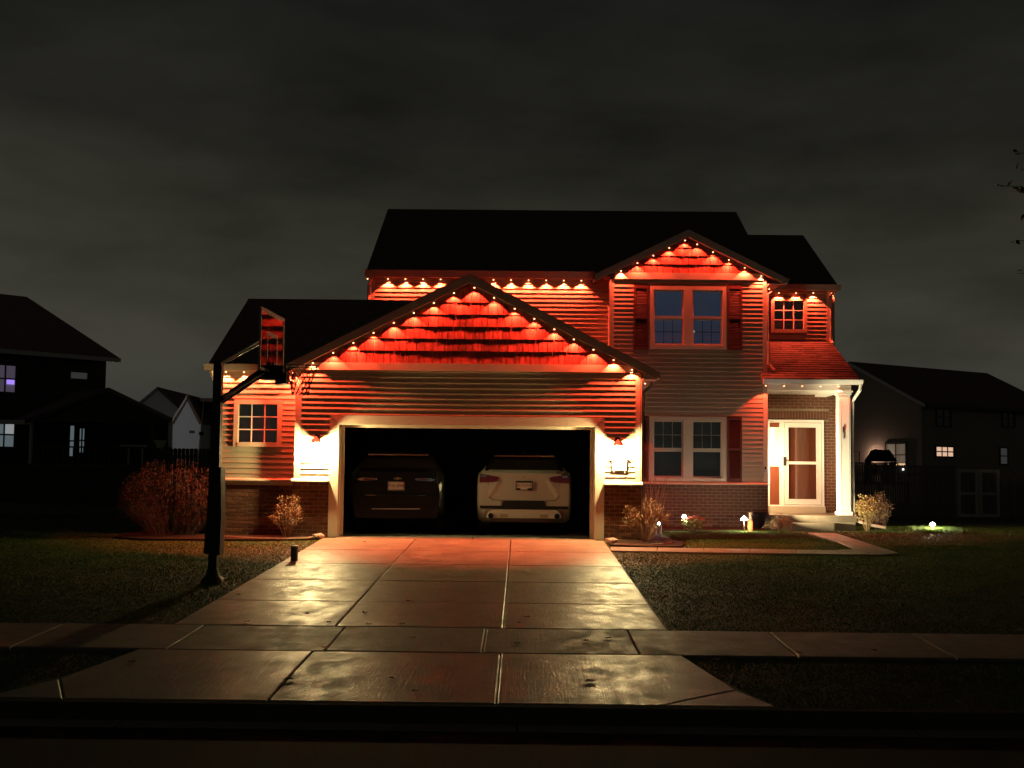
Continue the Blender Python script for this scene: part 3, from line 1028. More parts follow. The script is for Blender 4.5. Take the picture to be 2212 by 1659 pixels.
# right section roof
pS0, pS1 = at(1808, 613, 27.40), at(1735, 508, 30.65)
xs1 = (pS0.x + pS1.x) / 2
xs0 = xm1 - 0.35
ZS0, ZS1 = pS0.z, pS1.z
roof('side_roof', [
    [(xs0, 27.40, ZS0), (xs1, 27.40, ZS0), (xs1, 30.65, ZS1), (xs0, 30.65, ZS1)],
    [(xs0, 30.65, ZS1), (xs1, 30.65, ZS1), (xs1, 33.75, ZS0), (xs0, 33.75, ZS0)]], 0.12)
obj('gable_wall', MB().prism([(XE1 - 0.1, YE + 0.02, ZS0 - 0.06), (XE1 - 0.1, 33.4, ZS0 - 0.06), (XE1 - 0.1, 30.65, ZS1 - 0.14)], (0.1, 0, 0)), M['siding'], house)
sg0, sg1 = Z(626.5, 27.33, 1730), Z(614.5, 27.33, 1730)
obj('gutter', MB().prism([(XB1 + 0.05, 27.39, sg0), (XB1 + 0.05, 27.33, sg0), (XB1 + 0.05, 27.28, sg1), (XB1 + 0.05, 27.39, sg1)], (xs1 + 0.08 - XB1 - 0.05, 0, 0)), M['fascia'], house)
obj('soffit', MB().box(XB1 + 0.03, xs1 - 0.02, 27.395, YE - 0.004, sg0 + 0.05, sg0 + 0.07), M['trim'], house)
# bay gable roof
ZE_B = ZR_B - SL_B * HW_B
roof('bay_roof', [
    [(XR_B, YRB, ZR_B), (XR_B, 28.2, ZR_B), (XR_B - HW_B, 28.2, ZE_B), (XR_B - HW_B, YRB, ZE_B)],
    [(XR_B, YRB, ZR_B), (XR_B + HW_B, YRB, ZE_B), (XR_B + HW_B, 28.2, ZE_B), (XR_B, 28.2, ZR_B)]])
for s in (-1, 1):
    fb = MB()
    hw = HW_B + 0.01 if s > 0 else HW_B - 0.06
    x1 = XR_B + s * hw
    zt1 = ZR_B - SL_B * hw
    fb.prism([(XR_B, YRB - 0.026, ZR_B - 0.012), (x1, YRB - 0.026, zt1 - 0.012), (x1, YRB - 0.026, zt1 - 0.175), (XR_B, YRB - 0.026, ZR_B - 0.190)], (0, 0.024, 0))
    obj('rake_board', fb, M['fascia'], house)
    x2 = XR_B + s * (HW_B - 0.03)
    obj('rake_soffit', MB().prism([(XR_B, YRB + 0.004, ZR_B - 0.120), (x2, YRB + 0.004, ZR_B - SL_B * (HW_B - 0.03) - 0.120), (x2, YRB + 0.004, ZR_B - SL_B * (HW_B - 0.03) - 0.135), (XR_B, YRB + 0.004, ZR_B - 0.135)], (0, 0.24, 0)), M['fascia'], house)
obj('eave_return', MB().box(XB1 + 0.015, XR_B + HW_B - 0.02, YRB + 0.01, 27.3, ZE_B - 0.17, ZE_B - 0.14), M['fascia'], house)
obj('gutter', MB().prism([(XR_B + HW_B + 0.005, YRB + 0.02, ZE_B - 0.14), (XR_B + HW_B + 0.075, YRB + 0.02, ZE_B - 0.14), (XR_B + HW_B + 0.105, YRB + 0.02, ZE_B - 0.03), (XR_B + HW_B + 0.005, YRB + 0.02, ZE_B - 0.03)], (0, 1.9, 0)), M['fascia'], house)
obj('downspout', MB().tube([(XR_B + HW_B + 0.03, YB - 0.02, ZE_B - 0.15), (XB1 + 0.04, YB - 0.03, ZE_B - 0.36), (XB1 + 0.04, YB - 0.04, 3.85), (XB1 + 0.16, YB - 0.08, 3.70)], 0.042, None, 6), M['fascia'], house)
obj('downspout', MB().tube([at(1806, 627, 27.5), at(1795, 640, 27.66), at(1795, 735, 27.66), at(1799, 742, 27.55)], 0.04, None, 6), M['fascia'], house)

# --- porch: roof with its own shingle tabs, beam, column, floor, step
YP = 25.40
pP0, pP1 = at(1852, 818, YP), at(1800, 737, YE)
XP0, XP1 = X(1650, YP, 818), (pP0.x + pP1.x) / 2
ZP0, ZP1 = Z(818, YP, 1750), Z(737.5, YE - 0.02, 1730)
base = MB().slab([(XP0, YP, ZP0 - 0.012), (XP1, YP, ZP0 - 0.012), (XP1, YE - 0.003, ZP1 - 0.012), (XP0, YE - 0.003, ZP1 - 0.012)], 0.10)
proof = obj('porch_roof', base, M['shingle'], house)
NR = 17
for r in range(NR):
    t0, t1 = r / NR, (r + 1) / NR + 0.01
    ya, yb = YP - 0.02 + (YE - 0.004 - YP + 0.02) * t0, YP + (YE - 0.004 - YP) * min(1, t1)
    za, zb_ = ZP0 + (ZP1 - ZP0) * t0, ZP0 + (ZP1 - ZP0) * min(1, t1)
    x = XP0 + 0.002 - (0.15 if r % 2 else 0)
    if ya > YB - 0.02:
        pass
    while x < XP1 - 0.01:
        w = 0.305 * random.uniform(0.8, 1.15)
        a = max(x, XP0 + 0.002 if ya < YB - 0.1 else XB1 + 0.004)
        b = min(x + w - 0.006, XP1 - 0.002)
        x += w
        if b - a < 0.04:
            continue
        th = 0.009 + random.choice([0, 0, 0.004, 0.006])
        mb = MB().add([(a, ya, za - 0.004), (b, ya, za - 0.004), (b, yb, zb_ - 0.004), (a, yb, zb_ - 0.004), (a, ya, za + th), (b, ya, za + th), (b, yb, zb_ + 0.001), (a, yb, zb_ + 0.001)],
                      [(4, 5, 6, 7), (0, 1, 5, 4), (1, 2, 6, 5), (2, 3, 7, 6), (3, 0, 4, 7)])
        obj('shingle', mb, M['tab'], proof)
pg0, pg1 = Z(829.5, 25.33, 1750), Z(819.5, 25.33, 1750)
obj('gutter', MB().prism([(XP0 - 0.02, YP - 0.004, pg0), (XP0 - 0.02, YP - 0.07, pg0), (XP0 - 0.02, YP - 0.12, pg1 - 0.02), (XP0 - 0.02, YP - 0.125, pg1), (XP0 - 0.02, YP - 0.004, pg1)], (XP1 - XP0 + 0.07, 0, 0)), M['white'], house)
zb0, zb1 = Z(843, 25.62, 1740), Z(829, 25.62, 1740)
XCOL0, XCOL1 = X(1812.5, 25.62, 980), X(1837, 25.62, 980)
obj('porch_beam', MB().box(XB1 + 0.02, XCOL1 + 0.03, 25.62, 25.86, zb0, zb1 + 0.08), M['white'], house)
obj('porch_beam', MB().box(XCOL0 + 0.0, XCOL1 + 0.0, 25.861, YE - 0.01, zb0, zb1 + 0.08), M['white'], house)
obj('soffit', MB().box(XP0 + 0.02, XP1 - 0.02, YP + 0.004, 25.618, zb1 - 0.012, zb1 + 0.01), M['white'], house)
obj('porch_ceiling', MB().box(XB1 + 0.02, XCOL0 - 0.004, 25.862, YE - 0.02, zb0 + 0.06, zb0 + 0.09), M['white'], house)
ZPF = 0.365
col = obj('column', MB().box(XCOL0, XCOL1, 25.60, 25.86, ZPF + 0.09, zb0 - 0.10), M['white'], house)
obj('column_base', MB().box(XCOL0 - 0.03, XCOL1 + 0.03, 25.57, 25.89, ZPF + 0.001, ZPF + 0.088), M['white'], col)
obj('column_cap', MB().box(XCOL0 - 0.05, XCOL1 + 0.05, 25.55, 25.91, zb0 - 0.04, zb0 - 0.002).box(XCOL0 - 0.025, XCOL1 + 0.025, 25.575, 25.885, zb0 - 0.098, zb0 - 0.041), M['white'], col)
fl = MB().box(XCOL0 + 0.03, XCOL0 + 0.045, 25.594, 25.599, ZPF + 0.2, zb0 - 0.2).box(XCOL1 - 0.045, XCOL1 - 0.03, 25.594, 25.599, ZPF + 0.2, zb0 - 0.2)
obj('column_bead', fl, M['white'], col)
obj('downspout', MB().tube([(XCOL1 + 0.17, 25.36, pg0), (XCOL1 + 0.16, 25.38, pg0 - 0.12), (XCOL1 + 0.075, 25.66, pg0 - 0.36), (XCOL1 + 0.075, 25.66, 0.42), (XCOL1 + 0.11, 25.6, 0.34), (XCOL1 + 0.14, 25.58, 0.22)], 0.038, None, 8), M['white'], house)
obj('drain_pipe', MB().tube([(XCOL1 + 0.15, 25.55, 0.24), (XCOL1 + 0.30, 25.4, 0.18), (XCOL1 + 0.62, 25.1, 0.12)], 0.035, None, 8), M['edging'], house)
XS0, XS1 = XB1 + 0.005, XCOL1 + 0.10
obj('porch_floor', MB().box(XS0, XS1, 25.50, YE - 0.03, ZPF - 0.14, ZPF), M['walk'], house)
obj('porch_foundation', MB().box(XS0 + 0.02, XS1 - 0.02, 25.54, YE - 0.04, -0.05, ZPF - 0.142), M['curb'], house)
xst0, xst1 = X(1710, 25.2, 1135), X(1802, 25.2, 1135)
obj('step', MB().box(xst0, xst1, 25.18, 25.498, -0.02, 0.205), M['walk'], house)

# --- windows
def frame_mb(o, y, t=0.075, d=0.05):
    x0, x1, z0, z1 = o
    mb = MB()
    mb.box(x0, x0 + t, y - d, y + 0.06, z0, z1)
    mb.box(x1 - t, x1, y - d, y + 0.06, z0, z1)
    mb.box(x0 + t, x1 - t, y - d, y + 0.06, z1 - t, z1)
    mb.box(x0 + t, x1 - t, y - d - 0.012, y + 0.06, z0, z0 + t)
    return mb


def window(o, y, kind, m='trim'):
    x0, x1, z0, z1 = o
    w = obj('window', frame_mb(o, y, 0.085 if kind != 'twin' else 0.07), M[m], house)
    t = 0.085 if kind != 'twin' else 0.07
    if kind == 'grid':
        for i in (1, 2):
            xx = x0 + t + (x1 - x0 - 2 * t) * i / 3
            obj('muntin', MB().box(xx - 0.009, xx + 0.009, y - 0.012, y + 0.012, z0 + t, z1 - t), M['white'], w)
            zz = z0 + t + (z1 - z0 - 2 * t) * i / 3
            obj('muntin', MB().box(x0 + t, x1 - t, y - 0.014, y + 0.010, zz - 0.009, zz + 0.009), M['white'], w)
        for i in range(3):
            for j in range(3):
                a = x0 + t + (x1 - x0 - 2 * t) * i / 3
                b = z0 + t + (z1 - z0 - 2 * t) * j / 3
                obj('pane', MB().box(a + 0.009, a + (x1 - x0 - 2 * t) / 3 - 0.009, y + 0.001, y + 0.005, b + 0.009, b + (z1 - z0 - 2 * t) / 3 - 0.009), M['glass'], w)
        obj('dark_room_sheet', MB().box(x0 + 0.02, x1 - 0.02, y + 0.12, y + 0.135, z0 + 0.02, z1 - 0.02), M['dark_shade'], w)  # dark sheet standing for the unlit room behind the panes
    else:
        xm = (x0 + x1) / 2
        mw = 0.10
        obj('mullion', MB().box(xm - mw, xm + mw, y - 0.052, y + 0.05, z0 + t + 0.002, z1 - t - 0.002), M[m], w)
        zm = z0 + (z1 - z0) * (0.495 if kind == 'twin_up' else 0.485)
        for a, b in ((x0 + t, xm - mw), (xm + mw, x1 - t)):
            for (p, q, yo) in ((zm + 0.002, z1 - t, 0.0), (z0 + t, zm - 0.002, 0.022)):
                s = MB()
                s.box(a, a + 0.035, y + yo - 0.02, y + yo + 0.02, p, q)
                s.box(b - 0.035, b, y + yo - 0.02, y + yo + 0.02, p, q)
                s.box(a + 0.035, b - 0.035, y + yo - 0.02, y + yo + 0.02, p, p + 0.04)
                s.box(a + 0.035, b - 0.035, y + yo - 0.02, y + yo + 0.02, q - 0.04, q)
                obj('sash', s, M[m], w)
                obj('pane', MB().box(a + 0.035, b - 0.035, y + yo, y + yo + 0.005, p + 0.04, q - 0.04), M['glass'], w)
                if kind == 'twin_low' and yo == 0.0 or kind == 'twin_up' and yo > 0:
                    for i in (1, 2):
                        xx = a + 0.035 + (b - a - 0.07) * i / 3
                        obj('muntin', MB().box(xx - 0.008, xx + 0.008, y + yo + 0.006, y + yo + 0.012, p + 0.04, q - 0.04), M[m] if kind == 'twin_low' else M['muntin_dim'], w)
                    zz = (p + q) / 2
                    obj('muntin', MB().box(a + 0.035, b - 0.035, y + yo + 0.0065, y + yo + 0.0125, zz - 0.008, zz + 0.008), M[m] if kind == 'twin_low' else M['muntin_dim'], w)
            if kind == 'twin_up':
                n = 36
                for i in range(n):
                    zz = z0 + t + 0.03 + (z1 - z0 - 2 * t - 0.05) * i / (n - 1)
                    obj('blind_slat', MB().prism([(a + 0.01, y + 0.085, zz), (a + 0.01, y + 0.082, zz - 0.003), (a + 0.01, y + 0.115, zz - 0.028), (a + 0.01, y + 0.117, zz - 0.025)], (b - a - 0.02, 0, 0)), M['blind_glow'], w)
            else:
                obj('window_sheet', MB().box(a, b, y + 0.30, y + 0.31, z0 + 0.02, z1 - 0.02), M['dark_shade'], w)  # dark sheet in place of the unlit room
    return w


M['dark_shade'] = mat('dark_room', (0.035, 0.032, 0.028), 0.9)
M['white_dot'] = emit('dot_pale', (0.6, 0.7, 0.6), 0.35, (0.7, 0.75, 0.7))  # small pale round dot with a weak glow of its own
M['muntin_dim'] = mat('inner_muntin', (0.08, 0.08, 0.09), 0.6)
window(W_WING, YW, 'grid')
window(W_RIGHT, YE, 'grid')
wu = window(W_UP, YB, 'twin_up')
window(W_LOW, YB, 'twin_low')


dq = at(1498, 716, YB + 0.01)
obj('round_dot', MB().prism([(dq.x + 0.032 * math.cos(a), YB + 0.012, dq.z + 0.032 * math.sin(a)) for a in np.linspace(0, 2 * math.pi, 14)[:-1]], (0, 0.004, 0)), M['white_dot'], wu)


def shutter(o, y):
    x0, x1, z0, z1 = o
    s = MB()
    s.box(x0, x0 + 0.045, y - 0.045, y - 0.004, z0, z1)
    s.box(x1 - 0.045, x1, y - 0.045, y - 0.004, z0, z1)
    zm = (z0 + z1) / 2
    for a, b in ((z0, z0 + 0.07), (zm - 0.03, zm + 0.03), (z1 - 0.07, z1)):
        s.box(x0 + 0.045, x1 - 0.045, y - 0.045, y - 0.004, a, b)
    s.box(x0 + 0.045, x1 - 0.045, y - 0.012, y - 0.005, z0 + 0.07, z1 - 0.07)
    p = obj('shutter', s, M['shutter'], house)
    for a, b in ((z0 + 0.07, zm - 0.03), (zm + 0.03, z1 - 0.07)):
        n = int((b - a) / 0.036)
        for i in range(n):
            zz = a + (b - a) * (i + 0.5) / n
            obj('louver', MB().prism([(x0 + 0.046, y - 0.040, zz - 0.016), (x0 + 0.046, y - 0.036, zz - 0.018), (x0 + 0.046, y - 0.013, zz + 0.014), (x0 + 0.046, y - 0.017, zz + 0.016)], (x1 - x0 - 0.092, 0, 0)), M['shutter'], p)
    return p


for o_ in (SH_UL, SH_UR, SH_LL, SH_LR):
    shutter(o_, YB)

# --- entry: frame, sidelight, wooden door, storm door
E = lambda xa, xb, ya, yb: px_open(xa, xb, ya, yb, YE)
x0, x1, z0, z1 = ENTRY
ef = MB()
SL = E(1662, 1683, 916, 1089)
MUL = E(1683, 1693, 914, 1090)
ef.box(x0, SL[0], YE - 0.05, YE + 0.1, z0, z1)
ef.box(MUL[0], MUL[1], YE - 0.055, YE + 0.1, z0, z1 - 0.05)
ef.box(x1 - 0.06, x1, YE - 0.05, YE + 0.1, z0, z1)
ef.box(SL[0], x1 - 0.06, YE - 0.05, YE + 0.1, z1 - 0.07, z1)
ef.box(x0, x1, YE - 0.07, YE + 0.1, z0 - 0.03, z0)
entry = obj('door_frame', ef, M['white'], house)
obj('threshold', MB().box(x0 - 0.0, x1, YE - 0.16, YE + 0.02, ZPF + 0.001, z0 - 0.032), M['trim'], house)
door = obj('front_door', MB().box(MUL[1] + 0.004, x1 - 0.064, YE + 0.035, YE + 0.075, z0 + 0.01, z1 - 0.075), M['door_wood'], house, label='stained wooden front door behind the white storm door')
dx0, dx1 = MUL[1] + 0.004, x1 - 0.064
for a, b, c, d in ((0.12, 0.46, 0.08, 0.36), (0.54, 0.88, 0.08, 0.36), (0.12, 0.46, 0.42, 0.80), (0.54, 0.88, 0.42, 0.80)):
    pz0, pz1 = z0 + (z1 - z0) * c, z0 + (z1 - z0) * d
    obj('door_panel', MB().box(dx0 + (dx1 - dx0) * a, dx0 + (dx1 - dx0) * b, YE + 0.025, YE + 0.034, pz0, pz1), M['door_wood'], door)
obj('door_knocker', MB().ball((dx0 + (dx1 - dx0) * 0.45, YE + 0.018, z0 + (z1 - z0) * 0.80), 0.022), M['chrome'], door)
sd = E(1694, 1773, 914, 1090)
gl_ = E(1702.5, 1762.5, 923.5, 1078)
s = MB()
s.box(sd[0], gl_[0], YE - 0.048, YE - 0.012, sd[2], sd[3])
s.box(gl_[1], sd[1], YE - 0.048, YE - 0.012, sd[2], sd[3])
s.box(gl_[0], gl_[1], YE - 0.048, YE - 0.012, gl_[3], sd[3])
s.box(gl_[0], gl_[1], YE - 0.048, YE - 0.012, sd[2], gl_[2])
zmid0, zmid1 = Z(1003, YE, 1730), Z(997, YE, 1730)
s.box(gl_[0], gl_[1], YE - 0.046, YE - 0.014, zmid0, zmid1)
storm = obj('storm_door', s, M['white'], house)
bead = MB()
for (a, b, c, d) in ((gl_[0] - 0.02, gl_[0] - 0.003, gl_[2], gl_[3]), (gl_[1] + 0.003, gl_[1] + 0.02, gl_[2], gl_[3]), (gl_[0], gl_[1], gl_[3] + 0.003, gl_[3] + 0.02), (gl_[0], gl_[1], gl_[2] - 0.02, gl_[2] - 0.003)):
    bead.box(a, b, YE - 0.056, YE - 0.049, c, d)
obj('door_bead', bead, M['white'], storm)
obj('pane', MB().box(gl_[0], gl_[1], YE - 0.032, YE - 0.028, zmid1, gl_[3]), M['storm'], storm)
obj('pane', MB().box(gl_[0], gl_[1], YE - 0.032, YE - 0.028, gl_[2], zmid0), M['storm'], storm)
hz = E(1691, 1697, 987, 1006)
obj('handle', MB().box(hz[0], hz[1], YE - 0.075, YE - 0.057, hz[2], hz[3]).tube([(hz[1] - 0.01, YE - 0.08, (hz[2] + hz[3]) / 2), (hz[1] - 0.01, YE - 0.12, (hz[2] + hz[3]) / 2 + 0.03), (hz[1] + 0.09, YE - 0.12, (hz[2] + hz[3]) / 2 + 0.03)], 0.011, None, 6), M['dark_metal'], storm)
side = obj('sidelight', MB().box(SL[0], SL[1], YE + 0.0, YE + 0.04, z0 + 0.002, Z(1008, YE, 1672)), M['door_wood'], house, label='orange brown sidelight with three panes carrying a painted bright reflection beside the front door')
obj('upper_panel', MB().box(SL[0], SL[1], YE + 0.0, YE + 0.04, Z(922, YE, 1672), z1 - 0.072), M['door_wood'], side)
for a, b in ((1024, 1046), (1052, 1082)):
    o_ = E(1665, 1681, a, b)
    obj('side_panel', MB().box(o_[0], o_[1], YE - 0.012, YE - 0.001, o_[2], o_[3]), M['door_wood'], side)
lf = E(1663, 1682.5, 922.5, 1007.5)
lm = MB()
lm.box(lf[0], lf[0] + 0.022, YE - 0.02, YE + 0.03, lf[2], lf[3]).box(lf[1] - 0.03, lf[1], YE - 0.02, YE + 0.03, lf[2], lf[3])
for q in range(4):
    zz = lf[2] + (lf[3] - lf[2] - 0.03) * q / 3
    lm.box(lf[0] + 0.022, lf[1] - 0.03, YE - 0.018, YE + 0.028, zz, zz + 0.03)
obj('lite_frame', lm, M['white'], side)
M['lite_bright'] = emit('sidelight_reflection_glow', (1.0, 0.92, 0.68), 1.5)  # bright reflection on the left of each pane, put in as glow
M['lite_grey'] = emit('sidelight_dim_glow', (0.55, 0.52, 0.45), 0.35)  # greyer right part of the pane, a weaker painted glow
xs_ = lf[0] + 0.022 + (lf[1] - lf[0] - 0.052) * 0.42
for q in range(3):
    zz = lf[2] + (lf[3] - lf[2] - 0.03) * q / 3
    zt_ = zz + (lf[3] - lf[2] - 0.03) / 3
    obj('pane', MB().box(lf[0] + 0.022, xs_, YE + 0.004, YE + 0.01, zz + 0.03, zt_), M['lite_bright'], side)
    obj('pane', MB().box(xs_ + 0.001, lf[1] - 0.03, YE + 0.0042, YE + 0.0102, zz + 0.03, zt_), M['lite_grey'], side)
dbp = at(1657.5, 864 + 0, YB - 0.03)
obj('doorbell', MB().box(XB1 - 0.06, XB1 - 0.03, YB - 0.05, YB - 0.029, 1.36, 1.47), M['black_plastic'], house)
obj('doorbell_button', MB().box(XB1 - 0.053, XB1 - 0.037, YB - 0.054, YB - 0.0505, 1.375, 1.40), emit('doorbell_glow', (0.2, 0.4, 1.0), 1.2), house)

# ================================================================= EAVE LIGHTS
bead_me = None


def eave_light(p, label, group, energy=1.0, visible=True):
    global bead_me
    t = thing('eave_light', label, 'eave light', p, group)
    if bead_me is None:
        mb = MB().lathe((0, 0, 0), [(0.004, -0.016), (0.012, -0.013), (0.015, -0.006), (0.013, -0.001)], 10)
        bead_me = bpy.data.meshes.new('lens')
        bead_me.from_pydata(mb.v, [], mb.f)
        bead_me.materials.append(M['led'])
        mb = MB().lathe((0, 0, 0), [(0.021, 0.0), (0.021, 0.014), (0.016, 0.018)], 10)
        eave_light.cap = bpy.data.meshes.new('housing')
        eave_light.cap.from_pydata(mb.v, [], mb.f)
        eave_light.cap.materials.append(M['white'])
    inst('lens', bead_me, p, t)
    inst('housing', eave_light.cap, p, t)
    ld = bpy.data.lights.new('led_lamp', 'SPOT')
    ld.energy = LED_W * energy
    ld.color = LED_COL
    ld.spot_size = math.radians(100)
    ld.spot_blend = 0.10
    ld.shadow_soft_size = 0.012
    lo_ = link(bpy.data.objects.new('led_lamp', ld), t, Vector(p) + Vector((0, 0, -0.02)))
    lo_.rotation_euler = (math.radians(7), 0, 0)
    return t


ORD = ['first', 'second', 'third', 'fourth', 'fifth', 'sixth', 'seventh', 'eighth', 'ninth', 'tenth', 'eleventh', 'twelfth', 'thirteenth', 'fourteenth']
OFF = 0.10
z1s = 1 / 2.212 / 1.852


def zm1(x, y):      # zoom window 800,1000
    return ((800 + x / 2.212) / 1.852, (1000 + y / 2.212) / 1.852)


def zm2(x, y):
    return ((1700 + x / 2.212) / 1.852, (1000 + y / 2.212) / 1.852)


def zm3(x, y):
    return ((2400 + x / 2.011) / 1.852, (800 + y / 2.011) / 1.852)


GR = 'red eave lights along the roof edges'
left_rake = [zm2(257, 352), zm2(80, 434), zm1(1893, 519), zm1(1716, 604), zm1(1537, 690), zm1(1358, 775), zm1(1180, 861), zm1(1000, 946)]
right_rake = [zm2(438, 314), zm2(612, 403), zm2(795, 496), zm2(968, 584), zm2(1146, 672), zm2(1318, 759), zm2(1492, 850), zm2(1670, 940), zm2(1832, 1026)]
left_rake.append((left_rake[-1][0] - 43, left_rake[-1][1] + 20.7))


def rake_pos(p, y, xr, zr, sl):
    q = at(*p, y)
    return Vector((q.x, y, zr - sl * abs(q.x - xr) - 0.192))


for k, p in enumerate(left_rake):
    eave_light(rake_pos(p, YG - OFF, XR_G, ZR_G, SL_G), f'{ORD[k]} eave light below the peak on the left slope of the garage gable', GR)
for k, p in enumerate(right_rake):
    eave_light(rake_pos(p, YG - OFF, XR_G, ZR_G, SL_G), f'{ORD[k]} eave light below the peak on the right slope of the garage gable', GR)
for k, p in enumerate([zm3(685, 305), zm3(558, 369), zm3(430, 432), zm3(302, 494), zm3(170, 557)]):
    eave_light(rake_pos(p, YB - OFF, XR_B, ZR_B, SL_B), f'{ORD[k]} eave light below the peak on the left slope of the upper gable', GR, 1.0)
for k, p in enumerate([zm3(783, 329), zm3(910, 395), zm3(1038, 459), zm3(1165, 524), zm3(1298, 587)]):
    eave_light(rake_pos(p, YB - OFF, XR_B, ZR_B, SL_B), f'{ORD[k]} eave light below the peak on the right slope of the upper gable', GR, 1.0)
for k in range(12):
    xx = 838 + 37.95 * k + (0.3 if k > 3 else 0)
    if 958 < xx < 1060:
        continue          # behind the garage gable
    eave_light(at(xx, 602.0 + (xx - 838) * 0.0090, YM - OFF), f'{ORD[k]} eave light from the left corner along the main upstairs eave', GR)
eave_light(Vector((XM0 - 0.12, YM + 0.12, Z(600, YM, 800))), 'eave light around the left corner of the main upstairs eave', GR, 0.6)
for k, xx in enumerate((488, 527, 574, 620)):
    eave_light(at(xx, 803.5 + (xx - 560) * 0.009, YW - OFF), f'{ORD[k]} eave light from the left corner over the small garage side window', GR)
for k, p in enumerate([zm3(1440, 747), zm3(1577, 747), zm3(1717, 746)]):
    eave_light(at(*p, YE - OFF), f'{ORD[k]} eave light from the upper gable above the small square upstairs window', GR)
eave_light(at(*zm3(1838, 748), YE - 0.05) + Vector((0.09, 0, 0)), 'eave light at the far right corner of the upstairs eave', GR, 0.5)
for k, p in enumerate([zm3(1335, 1493), zm3(1482, 1495), zm3(1628, 1496), zm3(1775, 1498), zm3(1920, 1500)]):
    eave_light(at(*p, 25.50), f'{ORD[k]} faint eave light from the left under the white porch gutter', GR, 0.4)
eave_light(Vector((XG1 + 0.13, YG + 0.35, ZE_G - 0.19)), 'eave light under the eave return at the right corner of the garage', GR, 0.55)
for k, yy in enumerate((22.4, 23.4, 24.4)):
    eave_light(Vector((XG1 + 0.13, yy, ZE_G - 0.19)), f'{ORD[k + 1]} eave light back from the front corner along the garage side eave', GR, 0.5)
eave_light(Vector((XB1 + 0.12, YB + 0.25, ZE_B - 0.19)), 'eave light under the eave return at the right corner of the upper gable', GR, 0.55)

# ================================================================= WALL LANTERNS
def lantern(x, z, y, label, bulb_mat, out=0.19, r=0.032, name='wall_lantern'):
    """z is the bulb's height; the lantern hangs OUT from the wall at depth y."""
    t = thing(name, label, 'wall lantern', (x, y, z - 0.2), 'lit wall lanterns')
    c = Vector((x, y - out, z))
    obj('backplate', MB().box(x - 0.05, x + 0.05, y - 0.045, y - 0.022, z + 0.06, z + 0.26), M['dark_metal'], t)
    obj('arm', MB().tube([(x, y - 0.04, z + 0.18), (x, y - out * 0.55, z + 0.215), (x, y - out, z + 0.205)], 0.012, None, 8), M['dark_metal'], t)
    obj('hood', MB().lathe(c, [(0.022, 0.215), (0.105, 0.125), (0.118, 0.112), (0.116, 0.104), (0.085, 0.094), (0.058, 0.062), (0.040, 0.050)], 20), M['hood'], t)
    for s_ in (-1, 1):
        obj('scroll', MB().tube([(x + s_ * 0.108, y - out, z + 0.104), (x + s_ * 0.112, y - out, z + 0.05), (x + s_ * 0.100, y - out, z + 0.01)], 0.006, 0.003, 6), M['dark_metal'], t)
    obj('bulb', MB().ball(c, r, 14, 8), bulb_mat, t, smooth=True)
    obj('glass_shade', MB().lathe(c, [(0.056, 0.060), (0.082, 0.02), (0.086, -0.05), (0.072, -0.10)], 20, caps=False), M['clear'], t, smooth=True)
    return t


M['hood'] = mat('lantern_hood', (0.20, 0.18, 0.15), 0.45, 0.08, metal=0.3)
M['clear'] = glass('lantern_glass', (0.97, 0.97, 0.95), 0.0)
XLL, XLR = X(681.5, YG - 0.19, 975), X(1335.5, YG - 0.19, 975)
ZL = Z(971, YG - 0.19, 1010)
lantern(XLL, ZL, YG, 'glowing wall lantern on the siding left of the garage opening', M['lamp_bulb'])
lantern(XLR, ZL, YG, 'glowing wall lantern on the siding right of the garage opening, over a mailbox', M['lamp_bulb'])
# porch sconce on the side wall of the bay, out of sight of the street but lighting the entry
t = thing('porch_sconce', 'small porch sconce on the bay side wall lighting the front door', 'sconce', (XB1 + 0.01, 26.7, 1.75))
obj('backplate', MB().box(XB1 + 0.002, XB1 + 0.02, 26.64, 26.76, 1.60, 1.90), M['dark_metal'], t)
obj('bulb', MB().ball((XB1 + 0.10, 26.7, 1.74), 0.03, 12, 8), M['sconce_bulb'], t, smooth=True)
obj('hood', MB().lathe((XB1 + 0.10, 26.7, 1.80), [(0.02, 0.06), (0.075, 0.02), (0.075, 0.0)], 14), M['hood'], t)

# mailbox below the right lantern
mx0, mx1 = X(1320, YG - 0.05, 1010), X(1356, YG - 0.08, 1010)
mz0, mz1 = Z(1017, YG - 0.1, 1338), Z(988, YG - 0.1, 1338)
t = thing('wall_mailbox', 'cream wall mailbox with hooks under the right garage lantern', 'mailbox', ((mx0 + mx1) / 2, YG - 0.02, mz0))
obj('mailbox_body', MB().prism([(mx0 + 0.02, YG - 0.024, mz0), (mx0 + 0.02, YG - 0.055, mz0 + 0.01), (mx0 + 0.02, YG - 0.060, mz1 - 0.03), (mx0 + 0.02, YG - 0.024, mz1)], (mx1 - mx0 - 0.04, 0, 0)), M['white'], t)
obj('lid', MB().prism([(mx0 + 0.005, YG - 0.024, mz1 + 0.004), (mx0 + 0.005, YG - 0.067, mz1 - 0.030), (mx0 + 0.005, YG - 0.067, mz1 - 0.044), (mx0 + 0.005, YG - 0.063, mz1 - 0.040), (mx0 + 0.005, YG - 0.024, mz1 - 0.004)], (mx1 - mx0 - 0.01, 0, 0)), M['white'], t)
for xx in (mx0 + 0.05, mx1 - 0.05):
    obj('hook', MB().tube([(xx, YG - 0.04, mz0), (xx, YG - 0.045, mz0 - 0.04), (xx, YG - 0.065, mz0 - 0.045), (xx, YG - 0.07, mz0 - 0.01)], 0.006, None, 6), M['white'], t)

